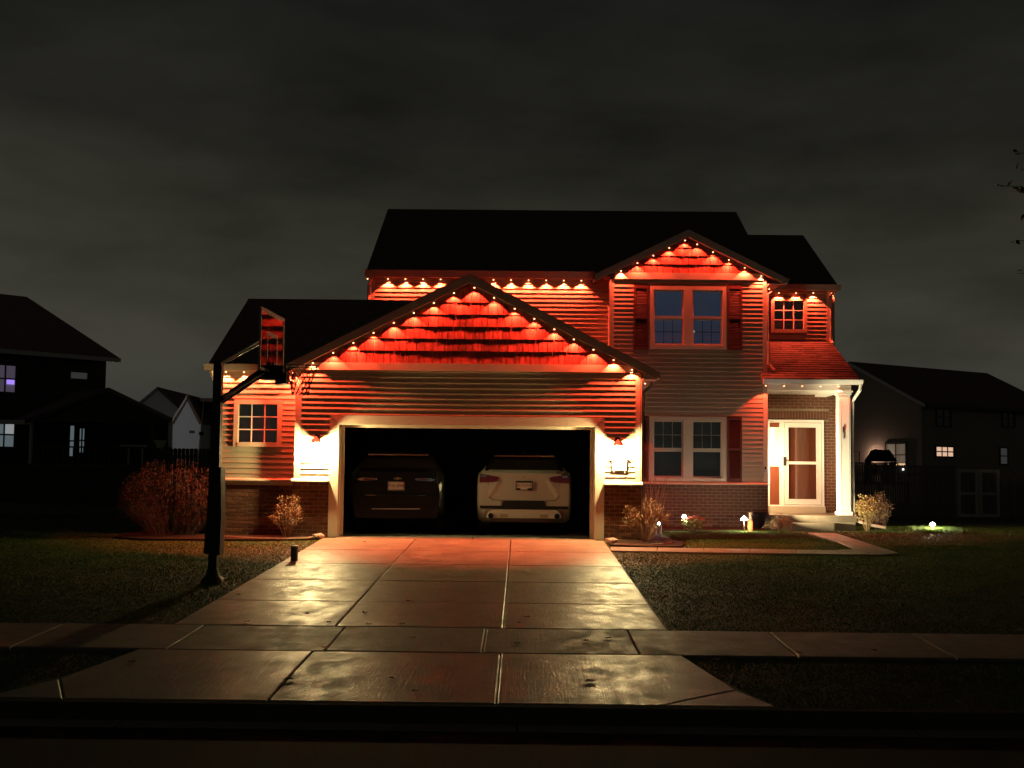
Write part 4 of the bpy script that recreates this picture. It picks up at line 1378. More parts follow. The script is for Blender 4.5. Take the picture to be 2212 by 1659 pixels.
# ornament on the column
p0 = at(1821.5, 921, 25.585)
t = thing('hanging_ornament', 'small dark dangling ornament with a ring on the white porch column', 'ornament', (p0.x, 25.59, p0.z - 0.30))
obj('strap', MB().lathe((p0.x, 25.585, p0.z - 0.15), [(0.010, 0.0), (0.016, 0.04), (0.017, 0.12), (0.008, 0.15)], 8), M['dark_metal'], t)
ring = [(p0.x + 0.004 + 0.017 * math.cos(a), 25.585, p0.z - 0.19 + 0.035 * math.sin(a)) for a in np.linspace(0, 2 * math.pi, 13)]
obj('ring', MB().tube(ring, 0.005, None, 5), M['dark_metal'], t)
ring = [(p0.x + 0.012 + 0.018 * math.cos(a), 25.584, p0.z - 0.27 + 0.02 * math.sin(a)) for a in np.linspace(0, 2 * math.pi, 13)]
obj('charm', MB().tube([(p0.x, 25.585, p0.z - 0.22), (p0.x + 0.002, 25.585, p0.z - 0.26)], 0.008, None, 6).tube(ring, 0.004, None, 5), M['dark_metal'], t)

# ================================================================= CARS IN THE GARAGE
def loft(stations, m, name, parent, cx, y0, smooth=True):
    """Stations: (y, half-width, z bottom, z belt, z roof, roof half-width)."""
    mb = MB()
    n = None
    for (y, w, zb, zbelt, zr, wr) in stations:
        half = [(0.0, zb), (w * 0.86, zb), (w * 0.97, zb + 0.06), (w, zb + 0.22), (w, zbelt - 0.16), (w * 0.975, zbelt - 0.03), (w * 0.93, zbelt), (wr + (w * 0.93 - wr) * 0.35, zbelt + (zr - zbelt) * 0.65), (wr, zr - 0.05), (wr * 0.86, zr - 0.008), (0.0, zr)]
        ring = half + [(-a, b) for a, b in half[-2:0:-1]]
        n = len(ring)
        mb.v += [(cx + a, y0 + y, b) for a, b in ring]
    for i in range(len(stations) - 1):
        for k in range(n):
            mb.f.append((i * n + k, i * n + (k + 1) % n, (i + 1) * n + (k + 1) % n, (i + 1) * n + k))
    mb.f.append(tuple(range(n - 1, -1, -1)))
    mb.f.append(tuple((len(stations) - 1) * n + k for k in range(n)))
    o = obj(name, mb, m, parent, smooth=False)
    return o


def wheel(parent, x, y, r=0.36, w=0.24):
    wh = MB().lathe((0, 0, 0), [(r * 0.62, -w / 2), (r * 0.95, -w / 2), (r, -w / 2 + 0.03), (r, w / 2 - 0.03), (r * 0.95, w / 2), (r * 0.62, w / 2)], 24)
    wh.map(lambda p: Vector((x + p.z, y + p.x, r + p.y)))
    o = obj('wheel', wh, M['rubber'], parent)
    ri = MB().lathe((0, 0, 0), [(r * 0.15, -w / 2 + 0.02), (r * 0.6, -w / 2 + 0.01), (r * 0.6, w / 2 - 0.01), (r * 0.15, w / 2 - 0.02)], 20)
    ri.map(lambda p: Vector((x + p.z, y + p.x, r + p.y)))
    obj('rim', ri, M['dark_metal'], o)


def text(s, size, p, m, parent, name):
    cu = bpy.data.curves.new(name, 'FONT')
    cu.body = s
    cu.size = size
    cu.align_x, cu.align_y = 'CENTER', 'CENTER'
    cu.extrude = 0.0008
    cu.materials.append(m)
    tmp = bpy.data.objects.new(name + '_curve', cu)
    C.objects.link(tmp)
    dg = bpy.context.evaluated_depsgraph_get()
    me = bpy.data.meshes.new_from_object(tmp.evaluated_get(dg))
    bpy.data.objects.remove(tmp)
    if not me.materials:
        me.materials.append(m)
    o = link(bpy.data.objects.new(name, me), parent, Vector(p))
    o.rotation_euler = (math.pi / 2, 0, 0)
    return o


M['black_gloss'] = mat('gloss_black_trim', (0.03, 0.03, 0.03), 0.15, 0.02)
M['car_white'] = mat('pearl_white_paint', (0.37, 0.345, 0.30), 0.28, 0.02, coat=0.7)
M['car_black'] = mat('black_car_paint', (0.005, 0.005, 0.005), 0.32, 0.02, coat=0.15, spec=0.3)
M['tail_red'] = mat('tail_lamp_red', (0.10, 0.008, 0.010), 0.15, 0.05, coat=1.0)
M['tail_amber'] = mat('tail_lamp_trim', (0.62, 0.36, 0.26), 0.2, 0.05, metal=0.5)
M['car_glass'] = mat('privacy_glass', (0.008, 0.008, 0.008), 0.06, 0.02)
M['plate'] = mat('licence_plate', (0.55, 0.50, 0.44), 0.4, 0.06)
M['ink'] = mat('plate_ink', (0.05, 0.045, 0.06), 0.5)
M['gold'] = mat('gold_emblem', (0.75, 0.48, 0.22), 0.25, metal=0.9)
M['silver'] = mat('silver_valance', (0.50, 0.46, 0.40), 0.38, 0.04)


def poly_panel(name, pts, cx, y, d, m, parent, zf=None):
    mb = MB().prism([(cx + a, y, b) for a, b in pts], (0, d, 0))
    return obj(name, mb, m, parent)


def suv(cx, y0, name, label, paint, white):
    t = thing(name, label, 'suv', (cx, y0 + 2.3, 0.0))
    st = [(0.02, 0.86, 0.58, 1.02, 1.06, 0.70), (0.06, 0.90, 0.50, 1.08, 1.24, 0.74), (0.14, 0.93, 0.42, 1.20, 1.34, 0.74), (0.24, 0.94, 0.34, 1.26, 1.46, 0.70), (0.40, 0.945, 0.26, 1.28, 1.61, 0.64), (0.75, 0.95, 0.24, 1.26, 1.66, 0.64), (2.0, 0.955, 0.22, 1.16, 1.68, 0.65), (3.0, 0.95, 0.22, 1.10, 1.52, 0.60), (3.7, 0.94, 0.22, 1.04, 1.10, 0.70), (4.4, 0.92, 0.24, 0.94, 0.98, 0.70), (4.7, 0.82, 0.30, 0.80, 0.84, 0.6)]
    bo = loft(st, paint, 'body', t, cx, y0)
    bo.data.materials.append(M['car_glass'])
    for pg in bo.data.polygons:
        if pg.center.z + bo.location.z + WLOC[t.name].z > 1.30:
            pg.material_index = 1
    for sx in (-1, 1):
        wheel(t, cx + sx * 0.80, y0 + 0.95)
        wheel(t, cx + sx * 0.80, y0 + 3.75)
    # tilted rear window on the tailgate
    rw = MB().add([(cx - 0.70, y0 + 0.085, 1.315), (cx + 0.70, y0 + 0.085, 1.315), (cx + 0.575, y0 + 0.325, 1.575), (cx - 0.575, y0 + 0.325, 1.575),
                   (cx - 0.70, y0 + 0.20, 1.30), (cx + 0.70, y0 + 0.20, 1.30), (cx + 0.575, y0 + 0.42, 1.56), (cx - 0.575, y0 + 0.42, 1.56)],
                  [(0, 1, 2, 3), (0, 4, 5, 1), (2, 6, 7, 3), (0, 3, 7, 4), (1, 5, 6, 2)])
    obj('rear_window', rw, M['car_glass'], t)
    sp = MB().add([(cx - 0.60, y0 + 0.26, 1.60), (cx + 0.60, y0 + 0.26, 1.60), (cx + 0.60, y0 + 0.55, 1.655), (cx - 0.60, y0 + 0.55, 1.655), (cx - 0.60, y0 + 0.27, 1.575), (cx + 0.60, y0 + 0.27, 1.575), (cx + 0.60, y0 + 0.55, 1.60), (cx - 0.60, y0 + 0.55, 1.60)],
                  [(0, 1, 2, 3), (4, 7, 6, 5), (0, 4, 5, 1), (1, 5, 6, 2), (3, 2, 6, 7), (0, 3, 7, 4)])
    obj('spoiler', sp, M['black_gloss'], t)
    obj('antenna', MB().prism([(cx - 0.012, y0 + 0.62, 1.65), (cx - 0.012, y0 + 0.85, 1.65), (cx - 0.012, y0 + 0.80, 1.735), (cx - 0.012, y0 + 0.74, 1.735)], (0.024, 0, 0)), paint, t)
    # tailgate skin, licence recess, bumper, all proud of the body
    tg = MB()
    yf = y0 - 0.005
    tg.prism([(cx - 0.72, yf, 1.24), (cx - 0.80, yf, 0.74), (cx - 0.70, yf, 0.70), (cx + 0.70, yf, 0.70), (cx + 0.80, yf, 0.74), (cx + 0.72, yf, 1.24)][::-1], (0, 0.06, 0))
    obj('tailgate', tg, paint, t)
    if white:
        # folded creases either side of the licence recess
        for sx in (-1, 1):
            cr = MB().add([(cx + sx * 0.40, yf - 0.001, 1.105), (cx + sx * 0.72, yf - 0.001, 1.10), (cx + sx * 0.80, yf - 0.001, 0.76), (cx + sx * 0.62, yf - 0.001, 0.76), (cx + sx * 0.52, yf - 0.018, 1.06), (cx + sx * 0.68, yf - 0.018, 0.80)],
                          [(0, 4, 5, 3), (0, 1, 4), (1, 2, 5, 4), (2, 3, 5)])
            obj('tailgate_crease', cr, paint, t)
        seam = [(-0.705, 1.06), (-0.69, 0.78), (-0.63, 0.715), (-0.40, 0.700)]
        for sx in (-1, 1):
            obj('panel_gap', MB().tube([(cx + sx * a, yf - 0.004, b) for a, b in seam], 0.004, None, 5), M['black_plastic'], t)
        for sx in (-1, 1):
            obj('bumper_corner', MB().prism([(cx + sx * 0.885, yf - 0.012, 1.05), (cx + sx * 0.885, yf - 0.012, 0.60), (cx + sx * 0.44, yf - 0.012, 0.60), (cx + sx * 0.46, yf - 0.012, 0.695), (cx + sx * 0.66, yf - 0.012, 0.71), (cx + sx * 0.71, yf - 0.012, 0.78), (cx + sx * 0.715, yf - 0.012, 1.05)], (0, 0.14, 0)), paint, t)
        poly_panel('diffuser', [(-0.40, 0.705), (0.40, 0.705), (0.45, 0.545), (-0.45, 0.545)], cx, yf - 0.02, 0.1, M['black_plastic'], t)
        poly_panel('bumper_strip', [(-0.88, 0.596), (0.88, 0.596), (0.86, 0.54), (-0.86, 0.54)], cx, yf + 0.004, 0.1, M['black_plastic'], t)
        poly_panel('valance', [(-0.745, 0.36), (-0.73, 0.43), (-0.69, 0.49), (-0.62, 0.525), (0.62, 0.525), (0.69, 0.49), (0.73, 0.43), (0.745, 0.36)], cx, yf - 0.03, 0.16, M['silver'], t)
        for sx in (-1, 1):
            poly_panel('reflector', [(sx * 0.32, 0.435), (sx * 0.48, 0.435), (sx * 0.47, 0.37), (sx * 0.32, 0.37)], cx, yf - 0.034, 0.01, M['plate_dim'], t)
            ex = MB().lathe((0, 0, 0), [(0.055, 0.0), (0.058, 0.03), (0.045, 0.03), (0.045, 0.0)], 18)
            ex.map(lambda p, sx=sx: Vector((cx + sx * 0.655 + p.x, yf - 0.032 - p.z, 0.40 + p.y)))
            e_ = obj('exhaust_tip', ex, M['chrome'], t)
            ei = MB().lathe((0, 0, 0), [(0.046, 0.0), (0.046, 0.004)], 18)
            ei.map(lambda p, sx=sx: Vector((cx + sx * 0.655 + p.x, yf - 0.036 - p.z, 0.40 + p.y)))
            obj('exhaust_opening', ei, M['black_plastic'], e_)
            tl = [(sx * 0.875, 1.225), (sx * 0.72, 1.205), (sx * 0.55, 1.175), (sx * 0.485, 1.155), (sx * 0.52, 1.095), (sx * 0.60, 1.065), (sx * 0.885, 1.055)]
            lamp_ = poly_panel('tail_light', tl, cx, yf - 0.024, 0.12, M['tail_red'], t)
            poly_panel('tail_lens', [(sx * 0.86, 1.205), (sx * 0.74, 1.188), (sx * 0.76, 1.155), (sx * 0.85, 1.168)], cx, yf - 0.030, 0.005, M['chrome'], lamp_)
        obj('camera_lens', MB().ball((cx - 0.01, yf - 0.006, 1.168), 0.012, 8, 6), M['chrome'], t)
        text('B_LAZER'.replace('_', ''), 0.055, (cx - 0.58, yf - 0.004, 0.815), M['silver'], t, 'badge_lettering')
        plz = 1.00
    else:
        for sx in (-1, 1):
            tl = [(sx * 0.78, 1.095), (sx * 0.68, 1.125), (sx * 0.38, 1.115), (sx * 0.375, 1.085), (sx * 0.66, 1.065), (sx * 0.70, 1.065)]
            lamp_ = poly_panel('tail_light', tl, cx, yf - 0.022, 0.12, M['tail_amber'] if sx < 0 else M['chrome'], t)
            poly_panel('tail_lens', [(sx * 0.64, 1.110), (sx * 0.41, 1.106), (sx * 0.41, 1.092), (sx * 0.63, 1.078)], cx, yf - 0.028, 0.005, M['tail_red'], lamp_)
        em = [(-0.075, 0.010), (-0.03, 0.014), (-0.022, 0.026), (0.022, 0.026), (0.03, 0.014), (0.075, 0.010), (0.075, -0.010), (0.03, -0.014), (0.022, -0.026), (-0.022, -0.026), (-0.03, -0.014), (-0.075, -0.010)]
        poly_panel('emblem', [(a + 0.03, b + 1.115) for a, b in em], cx, yf - 0.012, 0.006, M['gold'], t)
        obj('bumper_strip', MB().box(cx - 0.60, cx + 0.60, yf - 0.05, yf + 0.03, 0.775, 0.79), M['black_gloss'], t)
        obj('reflector', MB().box(cx - 0.60, cx - 0.40, yf - 0.056, yf - 0.051, 0.776, 0.789), M['tail_amber'], t)
        obj('reflector', MB().box(cx + 0.44, cx + 0.58, yf - 0.056, yf - 0.051, 0.778, 0.787), M['chrome'], t)
        poly_panel('bumper', [(-0.86, 0.77), (0.86, 0.77), (0.80, 0.34), (-0.80, 0.34)], cx, yf - 0.04, 0.16, paint, t)
        obj('chrome_strip', MB().prism([(cx - 0.47, yf - 0.058, 0.505), (cx + 0.48, yf - 0.058, 0.513), (cx + 0.48, yf - 0.058, 0.528), (cx - 0.47, yf - 0.058, 0.52)], (0, 0.015, 0)), M['silver'], t)
        plz = 0.965
    pl = obj('licence_plate', MB().box(cx - 0.152, cx + 0.152, yf - 0.020, yf - 0.013, plz - 0.078, plz + 0.076), M['plate'], t)
    fr = MB()
    fr_m = M['black_plastic'] if white else M['chrome_dim']
    wth = 0.014 if white else 0.006
    fr.box(cx - 0.166, cx - 0.166 + wth, yf - 0.026, yf - 0.012, plz - 0.092, plz + 0.09).box(cx + 0.166 - wth, cx + 0.166, yf - 0.026, yf - 0.012, plz - 0.092, plz + 0.09)
    fr.box(cx - 0.166 + wth, cx + 0.166 - wth, yf - 0.026, yf - 0.012, plz + 0.09 - (0.034 if white else 0.006), plz + 0.09).box(cx - 0.166 + wth, cx + 0.166 - wth, yf - 0.026, yf - 0.012, plz - 0.092, plz - 0.092 + wth)
    if white:
        fr.box(cx - 0.15, cx - 0.075, yf - 0.0255, yf - 0.0125, plz - 0.078, plz - 0.052).box(cx + 0.065, cx + 0.15, yf - 0.0255, yf - 0.0125, plz - 0.078, plz - 0.052)
    else:
        fr.box(cx - 0.14, cx + 0.15, yf - 0.0255, yf - 0.0125, plz - 0.072, plz - 0.060)
    obj('plate_frame', fr, fr_m, pl)
    text('BUTANE' if white else 'THE 8795', 0.078, (cx, yf - 0.0212, plz + 0.0), M['ink'], pl, 'plate_characters')
    return t


M['plate_dim'] = mat('dim_reflector', (0.30, 0.26, 0.19), 0.4)
M['chrome_dim'] = mat('brushed_frame', (0.5, 0.48, 0.45), 0.3, metal=0.9)
suv(X(1132.3, 22.05, 1050), 22.05, 'parked_suv', 'white suv parked on the right side of the open garage, rear outwards', M['car_white'], True)
suv(X(856, 21.95, 1050), 21.95, 'parked_suv', 'black suv with chrome trim parked on the left side of the open garage', M['car_black'], False)

# ================================================================= BASKETBALL HOOP
bp = on_ground(459, 1254)
YH = bp.y
bx, bz = bp.x, bp.z
t = thing('basketball_hoop', 'black pole basketball hoop with clear backboard and net beside the driveway', 'basketball hoop', (bx, YH, bz))
ztop = Z(783, YH, 470)
obj('pole', MB().box(bx - 0.05, bx + 0.062, YH - 0.055, YH + 0.055, bz, ztop), M['pole'], t)
obj('pole_cap', MB().box(bx - 0.056, bx + 0.068, YH - 0.06, YH + 0.06, ztop + 0.001, ztop + 0.02), M['pole'], t)
pz0, pz1 = Z(1195, YH, 460), Z(1010, YH, 460)
obj('pole_pad', MB().prism([(bx - 0.105, YH - 0.11, pz0), (bx + 0.115, YH - 0.11, pz0 - 0.02), (bx + 0.125, YH - 0.11, pz0 + 0.5), (bx + 0.105, YH - 0.11, pz1), (bx - 0.052, YH - 0.11, pz1 + 0.03), (bx - 0.07, YH - 0.11, pz0 + 0.55)], (0, 0.22, 0)), M['pole'], t)
obj('base_plate', MB().lathe((bx, YH, bz + 0.0), [(0.16, -0.02), (0.15, 0.02), (0.10, 0.07), (0.075, 0.16)], 14), M['pole'], t)
# backboard: edge-on, facing the driveway (+x)
XBD, YN, YF = -3.43, YH - 0.62, YH + 0.52
nb, fb_ = at(563, 664, YN), at(613, 686, YF)
zt_b = (nb.z + fb_.z) / 2
zb_b = zt_b - 0.84
sk = (fb_.x - nb.x) / (YF - YN)


def bd(y, z, d=0.0):
    return (nb.x + (y - YN) * sk + d, y, z)


def bd_box(mb, y0, y1, z0, z1, d0, d1):
    a = [bd(y0, z0, d0), bd(y1, z0, d0), bd(y1, z1, d0), bd(y0, z1, d0)]
    return mb.prism(a, (d1 - d0, 0, 0))


brd = obj('backboard', bd_box(MB(), YN + 0.004, YF - 0.004, zb_b, zt_b, -0.006, 0.006), M['acrylic'], t)
M['board_frame'] = mat('board_frame_aluminium', (0.36, 0.30, 0.26), 0.5)
bf = MB()
bd_box(bf, YN - 0.004, YN + 0.030, zb_b, zt_b, -0.014, 0.014)
bd_box(bf, YF - 0.030, YF + 0.004, zb_b, zt_b, -0.014, 0.014)
bd_box(bf, YN + 0.03, YF - 0.03, zt_b - 0.05, zt_b, -0.013, 0.013)
bd_box(bf, YN + 0.03, YF - 0.03, zb_b, zb_b + 0.04, -0.013, 0.013)
obj('board_frame', bf, M['board_frame'], brd)
ym = (YN + YF) / 2
tg = MB()
zs1 = zb_b + 0.55
bd_box(tg, ym - 0.25, ym - 0.215, zb_b + 0.12, zs1, 0.007, 0.010)
bd_box(tg, ym + 0.215, ym + 0.25, zb_b + 0.12, zs1, 0.007, 0.010)
bd_box(tg, ym - 0.215, ym + 0.215, zs1 - 0.05, zs1, 0.007, 0.010)
obj('target_square', tg, M['board_frame'], brd)
zr_ = zb_b + 0.10
XRC = X(650, ym, 797)
rim_r = 0.225
rim = [(XRC + rim_r * math.cos(a), ym + rim_r * math.sin(a), zr_) for a in np.linspace(0, 2 * math.pi, 25)]
obj('rim', MB().tube(rim, 0.010, None, 6), M['pole'], t)
bk = MB().box(nb.x + 0.06, XRC - rim_r + 0.02, ym - 0.09, ym + 0.09, zr_ - 0.012, zr_ + 0.004).box(nb.x + 0.06, nb.x + 0.085, ym - 0.09, ym + 0.09, zr_ - 0.12, zr_ + 0.05)
bk.box(nb.x + 0.085, nb.x + 0.20, ym - 0.05, ym + 0.05, zr_ - 0.13, zr_ - 0.013)
obj('rim_bracket', bk, M['pole'], t)
net = MB()
nn, levels = 12, 6
prof = [(rim_r, 0), (0.20, 0.08), (0.165, 0.16), (0.135, 0.24), (0.12, 0.31), (0.115, 0.38)]
for k in range(nn):
    for s_ in (1, -1):
        pts = []
        for i, (r_, dz) in enumerate(prof):
            a = 2 * math.pi * (k + 0.5 * s_ * i) / nn
            pts.append((XRC + r_ * math.cos(a), ym + r_ * math.sin(a), zr_ - 0.012 - dz))
        net.tube(pts, 0.0055, None, 4)
M['net'] = mat('net_cord', (0.045, 0.035, 0.03), 0.8)
obj('net', net, M['net'], t)
# arms: two light rods from the pole top, two thick lower arms
M['rod'] = mat('light_rod', (0.80, 0.75, 0.66), 0.35)
for dy in (-0.10, 0.10):
    obj('upper_arm', MB().tube([(bx + 0.05, YH + dy * 0.6, ztop - 0.02), (nb.x - 0.02, ym + dy * 2.2, zb_b + 0.50 + dy * 0.35)], 0.012, None, 6), M['rod'], t)
zla = Z(868, YH, 478)
for dy in (-0.09, 0.09):
    obj('lower_arm', MB().tube([(bx + 0.04, YH + dy * 0.8, zla), (nb.x - 0.05, ym + dy * 1.6, zb_b + 0.04)], 0.036, None, 6), M['pole'], t)
obj('lower_rod', MB().tube([(bx + 0.12, YH - 0.12, zla + 0.05), (nb.x - 0.02, ym - 0.20, zb_b - 0.02)], 0.009, None, 6), M['rod'], t)
obj('board_mount', MB().box(nb.x - 0.10, nb.x - 0.02, ym - 0.19, ym - 0.11, zb_b - 0.06, zb_b + 0.55).box(nb.x - 0.10, nb.x - 0.02, ym + 0.11, ym + 0.19, zb_b - 0.06, zb_b + 0.55).box(nb.x - 0.10, nb.x + 0.16, ym - 0.105, ym + 0.105, zb_b - 0.09, zb_b + 0.10), M['pole'], t)
obj('spring_box', MB().prism([(nb.x + 0.10, ym - 0.10, zb_b - 0.16), (nb.x + 0.26, ym - 0.10, zb_b - 0.14), (nb.x + 0.26, ym - 0.10, zb_b + 0.02), (nb.x + 0.12, ym - 0.10, zb_b - 0.06)], (0, 0.20, 0)), M['pole'], t)

# ================================================================= PLANTS
def leaves_mb(pts, size, rs, flat=0.0):
    mb = MB()
    for p in pts:
        s_ = size * rs.uniform(0.6, 1.35)
        a = Vector(rs.normal(size=3)); a.normalize()
        b = a.cross(Vector(rs.normal(size=3))); b.normalize()
        c = a.cross(b)
        p = Vector(p)
        mb.add([p - a * s_, p + b * s_ * 0.45 + c * s_ * 0.12, p + a * s_, p - b * s_ * 0.45 + c * s_ * 0.12], [(0, 1, 2), (0, 2, 3)])
    return mb


def shrub(name, label, cat, base, w, h, n_stem, n_leaf, leaf, lm, sm, seed, arch=0.25, spread=1.0, top_flat=0.85, dx=0.0, group=None, r0=0.008, d=None, foot=0.18, low=0.28):
    rs = np.random.default_rng(seed)
    t = thing(name, label, cat, base, group)
    base = Vector(base)
    st, pts = MB(), []
    d = d or w
    per = max(1, n_leaf // n_stem)
    for i in range(n_stem):
        a = rs.uniform(0, 2 * math.pi)
        r = math.sqrt(rs.uniform(0.02, 1)) * 0.5
        hh = h * (1 - (1 - top_flat) * (2 * r) ** 2) * rs.uniform(0.72, 1.06)
        tip = base + Vector((math.cos(a) * r * w + dx * hh, math.sin(a) * r * d, hh))
        b0 = base + Vector((math.cos(a) * r * w * foot, math.sin(a) * r * d * foot, 0))
        mid = (b0 + tip) / 2 + Vector((math.cos(a) * w * arch * 0.3 + rs.normal() * 0.02, math.sin(a) * d * arch * 0.3, h * 0.08))
        tip2 = tip + Vector((math.cos(a) * 0.05, math.sin(a) * 0.05, -arch * 0.10))
        path = [b0, (b0 + mid) / 2 + Vector((0, 0, h * 0.03)), mid, (mid + tip) / 2 + Vector((0, 0, h * 0.03)), tip, tip2]
        st.tube(path, r0, r0 * 0.35, 3, caps=False)
        for k in range(per):
            u = rs.uniform(low, 1.0) ** 0.8 * (len(path) - 1)
            j = min(int(u), len(path) - 2)
            q = path[j].lerp(path[j + 1], u - j)
            q = q + Vector(rs.normal(size=3)) * 0.035 * spread
            if q.z > base.z + 0.02:
                pts.append(q)
    obj('stems', st, sm, t)
    obj('foliage', leaves_mb(pts, leaf, rs), lm, t)
    return t


gb = on_ground(352, 1157)
shrub('barberry_shrub', 'wide reddish brown twiggy shrub at the left of the brick garage side', 'shrub', (gb.x + 0.05, gb.y + 0.3, ground_z(gb.y + 0.3)), 1.95, 1.42, 260, 11000, 0.0155, M['barberry'], M['dark_twig'], 3, arch=0.45, top_flat=0.62, r0=0.0032, d=1.5, foot=0.5, low=0.08)
gb = on_ground(620, 1161.5)
shrub('small_shrub', 'small dry leafy shrub in front of the brick left of the garage opening', 'shrub', (gb.x, gb.y, ground_z(gb.y)), 0.62, 0.80, 44, 1500, 0.018, M['tan_leaf'], M['twig'], 5, arch=0.05, top_flat=0.45, r0=0.004)
gb = on_ground(1398, 1172)
shrub('dry_shrub', 'dry brown shrub at the right corner of the garage with pale upright canes', 'shrub', (gb.x, gb.y + 0.2, ground_z(gb.y + 0.2)), 0.86, 0.78, 60, 2100, 0.019, M['tan_leaf'], M['twig'], 9, arch=0.15, top_flat=0.6, r0=0.005)
gb2 = on_ground(1408, 1160)
t = thing('cane_plant', 'tall bare canes rising behind the dry shrub at the garage corner', 'plant', (gb2.x, 23.2, ground_z(23.2)))
cn = MB()
rs = np.random.default_rng(12)
for i in range(14):
    x0_ = X(1408, 23.2, 1100) + rs.normal() * 0.11
    hh = rs.uniform(0.75, 1.18)
    lean = rs.uniform(-0.10, 0.22)
    cn.tube([(x0_, 23.2 + rs.normal() * 0.08, 0.0), (x0_ + lean * 0.4, 23.2, hh * 0.55), (x0_ + lean, 23.2, hh), (x0_ + lean * 1.35, 23.17, hh + 0.03)], 0.010, 0.005, 5)
obj('stems', cn, M['straw'], t)
gb = on_ground(1499, 1149)
shrub('mum_plant', 'round red flowering mum with yellow green leaves before the brick', 'plant', (gb.x, gb.y, ground_z(gb.y)), 0.44, 0.30, 40, 700, 0.022, M['mum_leaf'], M['twig'], 15, arch=0.2, top_flat=0.6, r0=0.004)
mum = bpy.data.objects['mum_plant']
rs = np.random.default_rng(16)
fp = []
for _ in range(260):
    a, rr = rs.uniform(0, 2 * math.pi), math.sqrt(rs.uniform(0, 1)) * 0.22
    fp.append((gb.x + 0.02 + rr * math.cos(a), gb.y + rr * math.sin(a), ground_z(gb.y) + 0.20 + 0.15 * math.sqrt(max(0, 1 - (rr / 0.23) ** 2)) * rs.uniform(0.7, 1.05)))
obj('flowers', leaves_mb(fp, 0.020, rs), M['mum_flower'], mum)
gb = on_ground(1683, 1150)
t = thing('grass_clump', 'drooping clump of dry ornamental grass left of the porch step', 'plant', (gb.x, gb.y, ground_z(gb.y)))
gc = MB()
rs = np.random.default_rng(18)
for i in range(170):
    a = rs.uniform(0, 2 * math.pi); L = rs.uniform(0.16, 0.36); hh = rs.uniform(0.16, 0.36)
    dx_, dy_ = math.cos(a) * L, math.sin(a) * L
    gc.tube([(gb.x, gb.y, ground_z(gb.y)), (gb.x + dx_ * 0.35, gb.y + dy_ * 0.35, ground_z(gb.y) + hh), (gb.x + dx_ * 0.8, gb.y + dy_ * 0.8, ground_z(gb.y) + hh * 0.95), (gb.x + dx_ * 1.1, gb.y + dy_ * 1.1, ground_z(gb.y) + hh * 0.35)], 0.004, 0.0015, 3, caps=False)
obj('blades', gc, M['straw'], t)
gb = on_ground(1876, 1148)
shrub('pale_shrub', 'open pale yellow shrub lit brightly right of the porch column', 'shrub', (gb.x, gb.y + 0.1, ground_z(gb.y + 0.1)), 0.46, 0.84, 34, 800, 0.026, M['yellow_leaf'], M['straw'], 21, arch=0.3, top_flat=0.7, r0=0.005)
gb = on_ground(1903, 1146)
shrub('dark_shrub', 'dense dark brown rounded shrub just right of the pale yellow shrub', 'shrub', (gb.x + 0.04, gb.y + 0.45, ground_z(gb.y + 0.45)), 0.66, 0.80, 70, 2600, 0.022, M['brown_leaf'], M['dark_twig'], 22, arch=0.2, top_flat=0.62, r0=0.005, foot=0.5, low=0.08)

# lawn as one mass of blades
drive_x = (-3.72, 1.60)


def in_poly(px_, py_, poly):
    c = np.zeros(len(px_), bool)
    n = len(poly)
    for i in range(n):
        x1_, y1_ = poly[i]; x2_, y2_ = poly[(i + 1) % n]
        cond = ((y1_ > py_) != (y2_ > py_)) & (px_ < (x2_ - x1_) * (py_ - y1_) / (y2_ - y1_ + 1e-12) + x1_)
        c ^= cond
    return c


def blades(n, xr, yr, seed, h0, h1, w):
    r = np.random.default_rng(seed)
    x = r.uniform(*xr, n); y = r.uniform(*yr, n)
    ok = ~((x > drive_x[0]) & (x < drive_x[1]) & (y > 8.7) & (y < 21.2))
    ok &= ~((y > 10.63) & (y < 11.97))
    ok &= ~((y < 10.7) & (x > -3.55 - (10.66 - y) * 0.36) & (x < 1.5 + (10.66 - y) * 0.29))
    for p in walk_polys + [left_bed, right_bed]:
        ok &= ~in_poly(x, y, p)
    ok &= ~((y > 21.0) & (x > XW0) & (x < XB1) & (y > 25.7)) & ~((y > 21.0) & (x > XW0) & (x < XG1)) & ~((y > 25.1) & (x > XB1) & (x < XS1))
    ok &= np.abs(x / y) < 0.82
    return x[ok], y[ok], r


